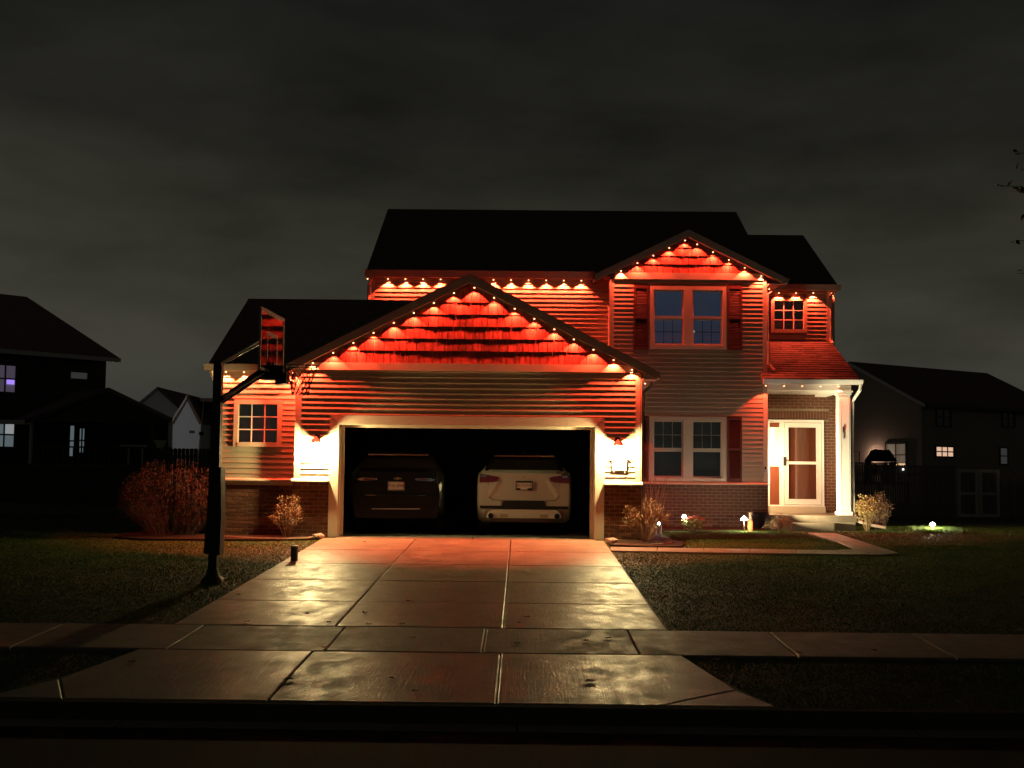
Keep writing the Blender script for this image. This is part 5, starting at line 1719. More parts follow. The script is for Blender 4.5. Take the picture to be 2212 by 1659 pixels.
def grass_object():
    VX, NF = [], 0
    parts = [blades(460000, (-14, 14), (12, 21), 1, 0.02, 0.05, 0.004), blades(140000, (2, 17), (19, 28), 2, 0.02, 0.05, 0.004), blades(45000, (-14, -5), (19, 30), 4, 0.02, 0.05, 0.004), blades(120000, (-10, 10), (8.8, 10.64), 3, 0.02, 0.05, 0.004), blades(24000, (3.0, 6.0), (21, 25.5), 5, 0.03, 0.07, 0.004), blades(2600, (8.85, 9.95), (24.7, 25.7), 6, 0.03, 0.07, 0.004)]
    allv = []
    for q, (x, y, r) in enumerate(parts):
        n = len(x)
        z = np.interp(y, [Y_CURB, 21.1, 25.9, 40], [ground_z(Y_CURB), 0, 0.06, 0.06]) - 0.031
        patch = 0.75 + 0.5 * np.sin(x * 1.7 + np.sin(y * 1.3) * 1.5) * np.sin(y * 2.1 + 0.7)
        h = r.uniform(0.014, 0.026, n) * (0.85 + 0.3 * patch)
        if q == 5:
            h *= 5.0
        if q == 4:
            h *= 1.8
        w = r.uniform(0.0025, 0.0048, n) * (1 + (y - 9) * 0.05)
        a = r.uniform(0, 2 * np.pi, n)
        lean = r.normal(0, 0.025, (n, 2))
        v = np.empty((n, 3, 3))
        v[:, 0, 0] = x - np.cos(a) * w; v[:, 0, 1] = y - np.sin(a) * w; v[:, 0, 2] = z
        v[:, 1, 0] = x + np.cos(a) * w; v[:, 1, 1] = y + np.sin(a) * w; v[:, 1, 2] = z
        v[:, 2, 0] = x + lean[:, 0]; v[:, 2, 1] = y + lean[:, 1]; v[:, 2, 2] = z + h
        allv.append(v.reshape(-1, 3))
    v = np.concatenate(allv)
    me = bpy.data.meshes.new('grass')
    nv = len(v)
    me.vertices.add(nv)
    me.vertices.foreach_set('co', v.ravel())
    me.loops.add(nv)
    me.loops.foreach_set('vertex_index', np.arange(nv, dtype=np.int32))
    me.polygons.add(nv // 3)
    me.polygons.foreach_set('loop_start', np.arange(0, nv, 3, dtype=np.int32))
    me.polygons.foreach_set('loop_total', np.full(nv // 3, 3, np.int32))
    me.materials.append(M['grass'])
    me.update(calc_edges=True)
    o = link(bpy.data.objects.new('grass', me), None)
    tag(o, 'short autumn grass of the front lawn and kerb strip', 'grass', None, 'stuff')


grass_object()

# tree standing out of frame on the right, its branch tips reach into view
t = thing('young_tree', 'young tree at the right edge, few brown leaves left on its branches', 'tree', (7.35, 13.6, ground_z(13.6)))
tr = MB()
zt0 = ground_z(13.6)
tr.tube([(7.35, 13.6, zt0 - 0.05), (7.33, 13.6, zt0 + 1.6), (7.38, 13.62, zt0 + 3.2), (7.34, 13.6, zt0 + 5.6)], 0.075, 0.02, 10)
obj('trunk', tr, M['bark'], t)
br = MB()
rs = np.random.default_rng(30)
lp = []
tips = [((2155, 400), 13.6), ((2200, 330), 13.3), ((2196, 590), 13.9), ((2205, 470), 13.2), ((2190, 520), 14.1), ((2203, 365), 13.5)]
for (pxy, yy) in tips:
    tip = at(*pxy, yy)
    b0 = Vector((7.35, 13.6, tip.z - 0.55))
    m1 = b0.lerp(tip, 0.5) + Vector((0, 0, 0.12)); m2 = b0.lerp(tip, 0.8) + Vector((0, 0, 0.09))
    br.tube([b0, m1, m2, tip], 0.014, 0.002, 5)
    n_l = 15 if pxy[0] < 2160 else 7
    for k in range(n_l):
        u = rs.uniform(0.66, 1.02)
        q = m1.lerp(tip, (u - 0.5) / 0.5) + Vector(rs.normal(size=3)) * 0.022
        lp.append(q)
for k in range(16):
    a = rs.uniform(0, 2 * math.pi); z_ = rs.uniform(2.6, 5.4)
    dirv = Vector((abs(math.cos(a)) * 0.9 + 0.1, math.sin(a), 0.55))
    b0 = Vector((7.35, 13.6, zt0 + z_)); tip = b0 + dirv * rs.uniform(0.5, 1.0)
    br.tube([b0, b0.lerp(tip, 0.5) + Vector((0, 0, 0.05)), tip], 0.015, 0.004, 5)
    for q in range(5):
        lp.append(b0.lerp(tip, rs.uniform(0.5, 1.0)) + Vector(rs.normal(size=3)) * 0.05)
obj('branches', br, M['bark'], t)
obj('crown', leaves_mb(lp, 0.055, rs), M['brown_leaf'], t)

# ================================================================= GARDEN THINGS
def path_light(gp, h, s, label, strength, col=(1.0, 0.90, 0.68), throw=0.022):
    t = thing('path_light', label, 'path light', gp, 'small lit path lights in the garden')
    m = emit('path_light_shade', col, strength)
    pl_ = bpy.data.lights.new('path_lamp', 'POINT')
    pl_.energy = strength * throw
    pl_.color = col
    pl_.shadow_soft_size = 0.02
    link(bpy.data.objects.new('path_lamp', pl_), t, Vector(gp) + Vector((0, -0.03, h - 0.075 * s)))
    obj('stake', MB().lathe(gp, [(0.006 * s, -0.02), (0.006 * s, h - 0.03)], 8), M['stake'], t)
    obj('lamp_shade', MB().lathe(Vector(gp) + Vector((0, 0, h)), [(0.02 * s, -0.032 * s), (0.062 * s, -0.030 * s), (0.052 * s, -0.004 * s), (0.020 * s, 0.030 * s), (0.006 * s, 0.040 * s)], 16), m, t)
    return t


M['stake'] = mat('lamp_stake', (0.15, 0.12, 0.08), 0.5)


def gpt(px_, Y, lift=0.0):
    return Vector((X(px_, Y, 1130), Y, ground_z(Y) + lift))


def head_h(py_, px_, Y):
    return Z(py_, Y, px_) - ground_z(Y)


path_light(gpt(1607.5, 24.2), head_h(1120, 1607, 24.2), 1.15, 'brightest path light beside a short orange-lit pipe before the brick', 300)
path_light(gpt(1478, 24.0), head_h(1115, 1478, 24.0), 0.8, 'path light at the left edge of the red flowering mum', 150, (0.95, 0.97, 1.0))
path_light(gpt(1424, 22.9), head_h(1131, 1424, 22.9), 0.62, 'small path light half hidden beside the dry shrub', 60, (0.85, 0.95, 1.0))
path_light(gpt(2014.5, 25.2), head_h(1132, 2014, 25.2), 0.95, 'path light alone in the lawn far right of the porch', 620, (1.0, 0.94, 0.66), 0.05)
gq = gpt(1663.5, 24.75)
t = thing('garden_spotlight', 'small black garden spotlight on a stake by the porch foundation, aimed at the column', 'spotlight', gq)
pl0 = head_h(1122, 1663, 24.75)
gc_ = gq + Vector((0, 0, pl0))
aim = (Vector((7.75, 25.45, 1.55)) - gc_).normalized()
side_ = aim.cross(Vector((0, 0, 1))).normalized()
upv = side_.cross(aim)
bx_ = MB().box(-0.045, 0.045, -0.05, 0.05, -0.035, 0.045)
bx_.map(lambda p: gc_ + side_ * p.x + aim * (p.y - 0.052) + upv * p.z)
obj('lamp_body', bx_, M['black_plastic'], t)
obj('stake', MB().lathe(gq, [(0.011, -0.02), (0.011, pl0 - 0.03)], 8), M['black_plastic'], t)
ln = MB().lathe((0, 0, 0), [(0.03, 0.0), (0.028, 0.004)], 12)
ln.map(lambda p: gc_ + side_ * p.x + upv * p.y + aim * (p.z - 0.001))
obj('lens', ln, emit('spot_lens', (1, 0.9, 0.62), 14), t)
sp = bpy.data.lights.new('garden_spot', 'SPOT')
sp.energy = SPOT_W
sp.color = (1.0, 0.86, 0.52)
sp.spot_size = math.radians(84)
sp.spot_blend = 0.6
sp.shadow_soft_size = 0.02
so = link(bpy.data.objects.new('garden_spot', sp), t, gc_ + aim * 0.03)
so.rotation_euler = aim.to_track_quat('-Z', 'Y').to_euler()

gq = gpt(1621, 24.55)
t = thing('pipe_stub', 'short upright pipe with orange lamplight in its colour next to the brightest path light', 'pipe', gq)
M['orange'] = mat('orange_lit_pipe', (0.55, 0.20, 0.05), 0.7, 0.15, 12)  # orange lamplight on the lower pipe, put into its colour
obj('pipe_body', MB().lathe(gq, [(0.058, -0.02), (0.060, 0.16), (0.056, 0.20), (0.040, 0.23)], 16), M['orange'], t)
obj('pipe_neck', MB().lathe(gq, [(0.034, 0.231), (0.032, 0.38), (0.05, 0.385), (0.05, 0.40)], 14), M['brown'] if 'brown' in M else M['twig'], t)
gq = gpt(1644, 25.35)
t = thing('planter_tub', 'dark rounded tub standing against the brick left of the porch', 'tub', gq)
obj('tub_body', MB().lathe(gq, [(0.15, 0.0), (0.185, 0.10), (0.19, 0.28), (0.165, 0.36), (0.12, 0.37)], 20), M['black_plastic'], t)
obj('tub_rim', MB().lathe(gq, [(0.172, 0.345), (0.182, 0.355), (0.176, 0.372), (0.165, 0.374)], 20, caps=False), M['black_plastic'], t)
gq = on_ground(635.5, 1211)
t = thing('path_marker', 'short dark cylindrical driveway marker with a pale cap at the left slab edge', 'marker', gq)
obj('marker_body', MB().lathe(gq, [(0.055, -0.005), (0.060, 0.21)], 16), mat('marker_grey', (0.10, 0.075, 0.06), 0.6), t)
obj('marker_cap', MB().lathe(gq, [(0.066, 0.211), (0.067, 0.228), (0.06, 0.234)], 16), M['white'], t)
for (pxy, s_, lb) in (((688, 1163), 0.09, 'pale rock at the left corner of the driveway beside the brick'), ((1321, 1174), 0.10, 'pale rock at the right corner of the driveway by the garage'), ((335 + 350, 1150), 0.0, '')):
    if not s_:
        continue
    gq = on_ground(*pxy)
    rs = np.random.default_rng(int(pxy[0]))
    rk = MB().ball((0, 0, 0), s_, 10, 6, 0.6)
    jit = {}
    rk.map(lambda p: Vector(gq) + Vector((p.x * (1.2 + 0.3 * math.sin(p.z * 40 + p.y * 30)), p.y * (1 + 0.25 * math.sin(p.x * 35)), p.z + s_ * 0.45 + 0.01 * math.sin(p.x * 60))))
    obj('rock', rk, M['stone'], None, label=lb, cat='rock')
# bed edgings
def edging(pts, label, r=0.02):
    P = [on_ground(*p) + Vector((0, 0, 0.015)) for p in pts]
    obj('bed_edging', MB().tube(P, r, None, 6), M['edging'], None, label=label, cat='edging')


edging([(478, 1160), (520, 1163), (570, 1165), (620, 1165.5), (665, 1164), (684, 1161)], 'thin curved garden edging in front of the left brick wall')
edging([(1326, 1177.5), (1365, 1179), (1405, 1179), (1438, 1176.5), (1452, 1174)], 'curved garden edging beside the front walk at the right garage corner')
tb = on_ground(378, 1150), on_ground(452, 1142)
obj('landscape_timber', MB().tube([tb[0] + Vector((0, 0, 0.07)), tb[1] + Vector((0, 0, 0.10))], 0.05, None, 8), M['edging'], None, label='weathered landscape timber lying beside the reddish shrub', cat='timber')
# leaning garden pole left of the house
gq = Vector((X(424, 24.0, 1090), 24.0, ground_z(24)))
pt = [gq, at(428, 985, 24.0), at(434, 935, 24.0), at(438, 893, 24.0), at(440, 868, 24.0)]
t = thing('garden_pole', 'thin pale leaning garden pole behind the reddish shrub', 'pole', gq)
obj('shaft', MB().tube(pt, 0.016, 0.008, 6), M['rod'], t)
obj('clip', MB().box(pt[2].x - 0.03, pt[2].x + 0.05, 23.96, 24.04, pt[2].z - 0.05, pt[2].z + 0.02), M['black_plastic'], t)

# fallen leaves on the concrete and the verge
leaf_spots = [((787, 1172), 'small brown fallen leaf on the driveway close to the black suv'), ((885, 1300), 'brown fallen leaf mid driveway, right of the long left joint'), ((789, 1325), 'curled brown leaf just right of the long left driveway joint'),
              ((662, 1328), 'brown leaf on the left driveway lane above the sidewalk'), ((532, 1345), 'curled leaf on the left driveway edge at the sidewalk'), ((710, 1346), 'brown leaf at the sidewalk joint left of the long left joint'),
              ((797, 1350), 'leaf on the sidewalk joint just right of the long left joint'), ((867, 1350), 'leaf on the sidewalk joint in the middle driveway lane'), ((892, 1380), 'brown leaf on the sidewalk in the middle driveway lane'),
              ((702, 1402), 'dark leaf where the long left joint leaves the sidewalk'), ((620, 1470), 'curled leaf lying in the long left joint of the apron'), ((285, 1432), 'leaf on the far left of the driveway apron'),
              ((895, 1495), 'brown leaf near the kerb in the middle of the apron'), ((515, 1286), 'leaf caught on the left driveway edge near the hoop'), ((1273, 1474), 'large dark leaf on the right apron slab'),
              ((1265, 1386), 'brown leaf on the sidewalk in the right driveway lane'), ((1312, 1380), 'small leaf on the sidewalk beside the right sidewalk joint'), ((1118, 1392), 'leaf on the sidewalk just right of the long right joint'),
              ((1121, 1347), 'leaf on the right driveway lane at the sidewalk edge'), ((1138, 1335), 'small leaf on the right driveway lane above the sidewalk'), ((1548, 1427), 'pale leaf on the grass strip right of the apron'),
              ((1726, 1412), 'curled leaf at the grass edge of the right sidewalk'), ((1888, 1407), 'small leaf far out on the right sidewalk'), ((845, 1467), 'faint brown leaf in the middle of the apron')]
rs = np.random.default_rng(44)
for (pxy, lb) in leaf_spots:
    q = on_ground(*pxy)
    s_ = rs.uniform(0.035, 0.06) * (1.25 if 'large' in lb else 1)
    a = rs.uniform(0, 2 * math.pi)
    ca, sa = math.cos(a), math.sin(a)
    mb = MB()
    outline = [(-1.0, 0), (-0.55, 0.35), (-0.35, 0.75), (0.05, 0.42), (0.35, 0.62), (0.55, 0.22), (1.0, 0.02), (0.5, -0.25), (0.3, -0.66), (0.0, -0.4), (-0.4, -0.7), (-0.6, -0.3)]
    vs = [(q.x, q.y, q.z + 0.012)] + [(q.x + (u * ca - v_ * sa) * s_, q.y + (u * sa + v_ * ca) * s_, q.z + 0.006 + 0.022 * abs(v_) * rs.uniform(0.4, 1.4) + 0.008 * abs(u)) for u, v_ in outline]
    n = len(outline)
    mb.add(vs, [(0, 1 + i, 1 + (i + 1) % n) for i in range(n)])
    mb.add([(p[0], p[1], p[2] - 0.002) for p in vs], [(0, 1 + (i + 1) % n, 1 + i) for i in range(n)])
    obj('fallen_leaf', mb, M['brown_leaf'] if 'pale' not in lb else M['straw'], None, label=lb, cat='leaf', group='fallen leaves on the concrete')

# ================================================================= NEIGHBOURS
def gable_house(name, label, corner, phi, length, depth, z0, zeave, zridge, wall_m, ridge_along='x', over=0.35, rear_hip=False):
    """Local x runs along the long side from the corner, local y to the back. Returns (thing, local->world)."""
    t = thing(name, label, 'house', (corner.x, corner.y, z0))
    ca, sa = math.cos(phi), math.sin(phi)
    f = lambda p: Vector((corner.x + p[0] * ca - p[1] * sa, corner.y + p[0] * sa + p[1] * ca, p[2]))
    w = MB().box(0, length, 0, depth, z0, zeave)
    if ridge_along == 'x':
        w.prism([(0, 0, zeave), (0, depth, zeave), (0, depth / 2, zridge - 0.12)], (0.1, 0, 0))
        w.prism([(length - 0.1, 0, zeave), (length - 0.1, depth, zeave), (length - 0.1, depth / 2, zridge - 0.12)], (0.1, 0, 0))
    else:
        w.prism([(0, 0, zeave), (length, 0, zeave), (length / 2, 0, zridge - 0.12)], (0, 0.1, 0))
        w.prism([(0, depth - 0.1, zeave), (length, depth - 0.1, zeave), (length / 2, depth - 0.1, zridge - 0.12)], (0, 0.1, 0))
    obj('wall', w.map(f), wall_m, t)
    r = MB()
    if ridge_along == 'x':
        sl = (zridge - zeave) / (depth / 2)
        ze = zeave - over * sl
        r.slab([(-over, -over, ze), (length + over, -over, ze), (length + over, depth / 2, zridge), (-over, depth / 2, zridge)], 0.16)
        r.slab([(-over, depth / 2, zridge), (length + over, depth / 2, zridge), (length + over, depth + over, ze), (-over, depth + over, ze)], 0.16)
    else:
        sl = (zridge - zeave) / (length / 2)
        ze = zeave - over * sl
        r.slab([(-over, -over, ze), (length / 2, -over, zridge), (length / 2, depth + over, zridge), (-over, depth + over, ze)][::-1], 0.16)
        r.slab([(length + over, -over, ze), (length + over, depth + over, ze), (length / 2, depth + over, zridge), (length / 2, -over, zridge)], 0.16)
    obj('roof', r.map(f), M['shingle'], t)
    return t, f


def far_window(t, f, lx0, lx1, z0, z1, m, muntin=True, face='front', bars=1):
    """Window let into the local y=0 face, or the local x=0 face when face is 'end'."""
    if face == 'front':
        q = lambda a, d, z: f((a, -d, z))
    else:
        q = lambda a, d, z: f((-d, a, z))
    fr = MB()
    for (a, b, c, d) in ((lx0 - 0.09, lx0, z0 - 0.09, z1 + 0.09), (lx1, lx1 + 0.09, z0 - 0.09, z1 + 0.09), (lx0, lx1, z1, z1 + 0.09), (lx0, lx1, z0 - 0.09, z0)):
        k = MB().box(a, b, 0.002, 0.06, c, d)
        k.map(lambda p: q(p.x, p.y, p.z))
        fr.add(k.v, k.f)
    w = obj('window', fr, M['frame_dark'], t)
    p_ = MB().box(lx0, lx1, 0.004, 0.02, z0, z1)
    obj('pane', p_.map(lambda p: q(p.x, p.y, p.z)), m, w)
    if muntin:
        for i in range(bars):
            xx = lx0 + (lx1 - lx0) * (i + 1) / (bars + 1)
            k = MB().box(xx - 0.03, xx + 0.03, 0.021, 0.05, z0, z1)
            obj('muntin', k.map(lambda p: q(p.x, p.y, p.z)), M['frame_dark'], w)
        k = MB().box(lx0, lx1, 0.022, 0.048, (z0 + z1) / 2 - 0.03, (z0 + z1) / 2 + 0.03)
        obj('muntin', k.map(lambda p: q(p.x, p.y, p.z)), M['frame_dark'], w)
    return w


M['frame_dark'] = mat('far_frame', (0.06, 0.06, 0.06), 0.7)
M['lit_teal'] = emit('lit_pane_cool', (0.42, 0.55, 0.60), 0.20)
M['lit_pale'] = emit('lit_pane_pale', (0.70, 0.74, 0.76), 0.35)
M['lit_violet'] = emit('lit_pane_violet', (0.30, 0.25, 0.38), 0.16)
M['violet_lamp'] = emit('violet_lamp', (0.40, 0.25, 1.0), 1.0)
M['lit_dim'] = emit('dim_pane', (0.16, 0.16, 0.16), 0.16)
M['lit_warm'] = emit('lit_pane_warm', (1.0, 0.62, 0.42), 0.75)
M['lit_tan'] = emit('blind_pane_tan', (0.62, 0.46, 0.30), 0.14)
M['lit_sill'] = emit('lit_gap', (1.0, 0.6, 0.3), 0.9)
M['dark_pane'] = mat('dark_pane', (0.02, 0.02, 0.022), 0.1)
M['shingle_far'] = M['shingle']

# --- left neighbour, turned about 42 degrees; local x runs from its right corner towards the camera's left
PHI = math.radians(42)
crn = at(230, 772, 48.0)
cz = 0.9
tL = thing('house', 'dark two-storey house at the left edge with a covered patio and a few lit windows', 'house', (crn.x, crn.y, cz))
ul = Vector((-math.cos(PHI), -math.sin(PHI), 0)); bl_ = Vector((-math.sin(PHI), math.cos(PHI), 0))
fL = lambda p: Vector((crn.x, crn.y, 0)) + ul * p[0] + bl_ * p[1] + Vector((0, 0, p[2]))
nL = -bl_
LE = crn.z
wL = MB().box(0, 12, 0, 9, cz - 0.4, LE).map(fL)
obj('wall', wL, M['house_dark'], tL)
lo_, hi_ = 0.0, 9.0
for _ in range(40):
    md = (lo_ + hi_) / 2
    q_ = fL((md, 4.5, 0))
    if q_.x > at(58, 641, q_.y).x:
        lo_ = md
    else:
        hi_ = md
q_ = fL((lo_, 4.5, 0))
RX, rz = lo_, at(58, 641, q_.y).z
hip = MB()
ov = 0.45
hip.add([fL(p) for p in ((-ov, -ov, LE - 0.05), (12 + ov, -ov, LE - 0.05), (12 + ov, 9 + ov, LE - 0.05), (-ov, 9 + ov, LE - 0.05), (RX, 4.5, rz), (max(RX + 1, 8), 4.5, rz))],
        [(0, 1, 5, 4), (1, 2, 5), (2, 3, 4, 5), (3, 0, 4), (0, 3, 2, 1)])
obj('roof', hip, M['shingle'], tL)
obj('fascia', MB().box(-ov, 12 + ov, -ov - 0.03, -ov - 0.004, LE - 0.22, LE - 0.04).map(fL), M['trim_far'], tL)


def on_L(px_, py_, y=0.0):
    p = ray_plane(px_, py_, fL((0, y, 0)), nL)
    d = p - Vector((crn.x, crn.y, 0))
    return d.dot(ul), p.z


def L_window(xa, xb, ya, yb, m, bars=1, muntin=True, y=0.0):
    ax, z1_ = on_L(xb, ya, y); bx_, z0_ = on_L(xa, yb, y)
    return far_window(tL, lambda p: fL((p[0], p[1] + y, p[2])), ax, bx_, z0_, z1_, m, muntin, 'front', bars), (ax, bx_, z0_, z1_)


w_, o_ = L_window(-12, 33, 791, 845, M['lit_violet'])
k = MB().box(o_[0] + 0.03, o_[0] + 0.32, 0.03, 0.06, o_[2] + 0.32, o_[2] + 0.50).map(lambda p: fL((p.x, -p.y, p.z)))
obj('lamp_glow', k, M['violet_lamp'], w_)
w_, o_ = L_window(152, 188, 806, 817, M['lit_dim'], muntin=False)
w_, o_ = L_window(-14, 30, 914, 964, M['lit_teal'])
k = MB().box(o_[0] + 0.0, o_[0] + 0.34, 0.024, 0.03, (o_[2] + o_[3]) / 2 + 0.05, o_[3]).map(lambda p: fL((p.x, -p.y, p.z)))
obj('window_sheet', k, M['lit_pale'], w_)
L_window(149, 160, 920, 985, M['lit_teal'], 0)
L_window(170, 182, 926, 977, M['lit_teal'], 1)
# covered patio with gable roof in front
ptY = 44.0
pa, pl_, pr_ = at(236, 837, ptY), at(60, 906, ptY), at(374, 904, ptY)
pt_roof = MB()
bk_ = lambda p: (p[0] + bl_.x * 5.5, p[1] + bl_.y * 5.5, p[2])
A_, L_, R_ = (pa.x, ptY, pa.z), (pl_.x, ptY, pl_.z), (pr_.x, ptY, pr_.z)
pt_roof.slab([A_, bk_(A_), bk_(L_), L_], 0.16)
pt_roof.slab([A_, R_, bk_(R_), bk_(A_)], 0.16)
obj('patio_roof', pt_roof, M['shingle'], tL)
gw = MB().prism([(pl_.x + 0.3, ptY + 0.1, pl_.z - 0.1), (pr_.x - 0.3, ptY + 0.1, pl_.z - 0.1), (pa.x, ptY + 0.1, pa.z - 0.16)], (0, 0.1, 0))
obj('patio_gable', gw, M['house_dark'], tL)
obj('patio_fascia', MB().prism([(pl_.x - 0.1, ptY - 0.03, pl_.z - 0.02), (pa.x, ptY - 0.03, pa.z - 0.01), (pa.x, ptY - 0.03, pa.z - 0.16), (pl_.x - 0.1, ptY - 0.03, pl_.z - 0.19)], (0, 0.025, 0)), M['frame_dark'], tL)
obj('patio_fascia', MB().box(pl_.x - 6, pl_.x + 0.1, ptY - 0.03, ptY, pl_.z - 0.2, pl_.z - 0.02), M['trim_far'], tL)
for px_, wd, mm in ((327, 0.17, 'house_dark'), (367, 0.10, 'trim_far'), (67, 0.08, 'trim_far')):
    xx = X(px_, ptY + 0.2, 950)
    obj('patio_post', MB().box(xx - wd / 2, xx + wd / 2, ptY + 0.12, ptY + 0.28, 0.4, Z(905, ptY, px_)), M[mm], tL)
dk = Z(1003, ptY, 200)
obj('patio_deck', MB().box(pl_.x - 7, pr_.x, ptY - 0.1, ptY + 3.5, dk - 0.15, dk), M['fence'], tL)
obj('deck_skirt', MB().box(pl_.x - 7, pr_.x, ptY, ptY + 0.05, ground_z(ptY) - 0.02, dk - 0.151), M['house_dark'], tL)
obj('rail', MB().box(X(80, ptY, 970), pr_.x, ptY - 0.09, ptY - 0.03, Z(966, ptY, 200) - 0.03, Z(966, ptY, 200) + 0.03), M['fence'], tL)
for i in range(26):
    xx = X(82, ptY, 980) + (pr_.x - X(82, ptY, 980)) * i / 26
    obj('baluster', MB().box(xx - 0.025, xx + 0.025, ptY - 0.08, ptY - 0.04, dk, Z(966, ptY, 200) - 0.031), M['fence'], tL)
obj('patio_wall', MB().box(X(222, 48.2, 950), X(362, 48.2, 950), 48.2, 48.3, -0.1, Z(900, 48.2, 300)), M['fence'], tL)
# white table-like rail seen under the patio
obj('bench_rail', MB().box(X(262, 46.5, 955), X(318, 46.5, 955), 46.4, 46.46, Z(969, 46.5, 300), Z(961, 46.5, 300)).box(X(278, 46.5, 955), X(284, 46.5, 955), 46.41, 46.45, dk, Z(969, 46.5, 300)).box(X(306, 46.5, 955), X(311, 46.5, 955), 46.41, 46.45, dk, Z(969, 46.5, 300)), M['trim_far'], tL)

# --- pale houses far left
YF1 = 84.0
a1, l1, r1 = at(342, 836, YF1), at(299, 866, YF1), at(390, 878, YF1)
c1 = Vector((l1.x, YF1, 0))
t1, f1 = gable_house('house', 'far white gabled house rising behind the patio roof', c1, 0.0, 2 * (a1.x - l1.x), 11, 0.0, l1.z - 0.2, a1.z, M['house_pale'], 'y', 0.25)
obj('gable_trim', MB().prism([f1((-0.2, -0.27, l1.z - 0.35)), f1((a1.x - l1.x, -0.27, a1.z - 0.05)), f1((a1.x - l1.x, -0.27, a1.z - 0.22)), f1((-0.2, -0.27, l1.z - 0.52))], (0, 0.03, 0)), M['trim_far'], t1)
far_window(t1, f1, 1.2, 2.2, 2.6, 3.9, M['dark_pane'])
YF2 = 62.0
a2, l2, r2 = at(403, 853, YF2), at(374, 904, YF2), at(434, 906, YF2)
c2_ = Vector((l2.x, YF2, 0))
t2, f2 = gable_house('house', 'small grey gabled house just left of the hoop pole', c2_, 0.0, r2.x - l2.x, 9, 0.0, l2.z - 0.1, a2.z, M['house_grey'], 'y', 0.08)
obj('gable_trim', MB().prism([f2((-0.1, -0.11, l2.z - 0.15)), f2(((r2.x - l2.x) / 2, -0.11, a2.z - 0.0)), f2(((r2.x - l2.x) / 2, -0.11, a2.z - 0.2)), f2((-0.1, -0.11, l2.z - 0.35))], (0, 0.03, 0)), M['trim_far'], t2)
wx = X(409, YF2, 930) - l2.x
obj('vent', MB().box(wx, wx + (X(421, YF2, 930) - X(409, YF2, 930)), -0.02, -0.003, Z(936, YF2, 415), Z(930, YF2, 415)).map(f2), M['frame_dark'], t2)
rw2 = MB().slab([(f2(((r2.x - l2.x) / 2, 1.0, 0)).x, YF2 + 1.0, a2.z - 0.1), (X(500, YF2, 850), YF2 + 1.0, a2.z - 0.1), (X(500, YF2, 850), YF2 + 5, a2.z - 0.1), (f2(((r2.x - l2.x) / 2, 1, 0)).x, YF2 + 5, a2.z - 0.1)], 0.2)
obj('rear_wing_wall', MB().box(f2((r2.x - l2.x + 0.1, 0, 0)).x, X(500, YF2, 850), YF2 + 2.0, YF2 + 6, 0, a2.z - 0.4), M['house_dark'], t2)
obj('rear_wing_roof', rw2, M['shingle'], t2)

yl = Vector((-20.1, 53.0, 3.6))  # unseen fill lamp, added to brighten the pale far houses
t = thing('hidden_fill_lamp', 'unseen lamp added behind the dark left house to light the pale gabled houses', 'lamp', (yl.x, yl.y, ground_z(52)))
obj('lamp_post', MB().lathe((yl.x, yl.y, ground_z(52)), [(0.05, 0.0), (0.04, 3.49)], 8), M['dark_metal'], t)
obj('lamp_head', MB().ball(yl, 0.12, 10, 8), emit('fill_lamp_head', (1.0, 0.96, 0.92), 420), t)
# garden fence behind on the left
def fence(label, xa, xb, y, z0, z1, n, m, group=None, gap=0.012, name='board_fence'):
    t = thing(name, label, 'fence', ((xa + xb) / 2, y, z0), group)
    w = (xb - xa) / n
    me = None
    for i in range(n):
        cx_ = xa + w * (i + 0.5)
        if me is None:
            k = MB().prism([(-w / 2 + gap / 2, 0, 0), (w / 2 - gap / 2, 0, 0), (w / 2 - gap / 2, 0, z1 - z0 - 0.03), (0, 0, z1 - z0), (-w / 2 + gap / 2, 0, z1 - z0 - 0.03)], (0, 0.02, 0))
            me = bpy.data.meshes.new('fence_board')
            me.from_pydata(k.v, [], k.f)
            me.materials.append(m)
        inst('fence_board', me, (cx_, y, z0), t)
    for zz in (z0 + 0.3, z1 - 0.35):
        obj('fence_rail', MB().box(xa, xb, y + 0.021, y + 0.06, zz, zz + 0.09), m, t)
    for i in range(int((xb - xa) / 2.4) + 1):
        xx = xa + i * 2.4
        obj('fence_post', MB().box(xx, xx + 0.09, y + 0.061, y + 0.15, z0, z1 - 0.05), m, t)
    return t


fence('dark board fence between the patio house and the hoop pole', X(330, 40, 980), X(560, 40, 980), 40.0, 0.03, Z(968, 40, 400), 26, M['fence'])
# potted ornament under the far patio
pq = at(346, 963, 43.6)
t = thing('hanging_basket', 'small pale green flared basket seen under the far patio roof', 'basket', (pq.x, 43.6, Z(970, 43.6, 346)))
obj('basket_body', MB().lathe((pq.x, 43.6, Z(971, 43.6, 346)), [(0.10, 0.0), (0.16, 0.16), (0.25, 0.36), (0.22, 0.36)], 14), mat('pale_green', (0.55, 0.65, 0.45), 0.6), t)
obj('basket_stand', MB().box(pq.x - 0.03, pq.x + 0.03, 43.58, 43.62, ground_z(43), Z(971, 43.6, 346)), M['fence'], t)

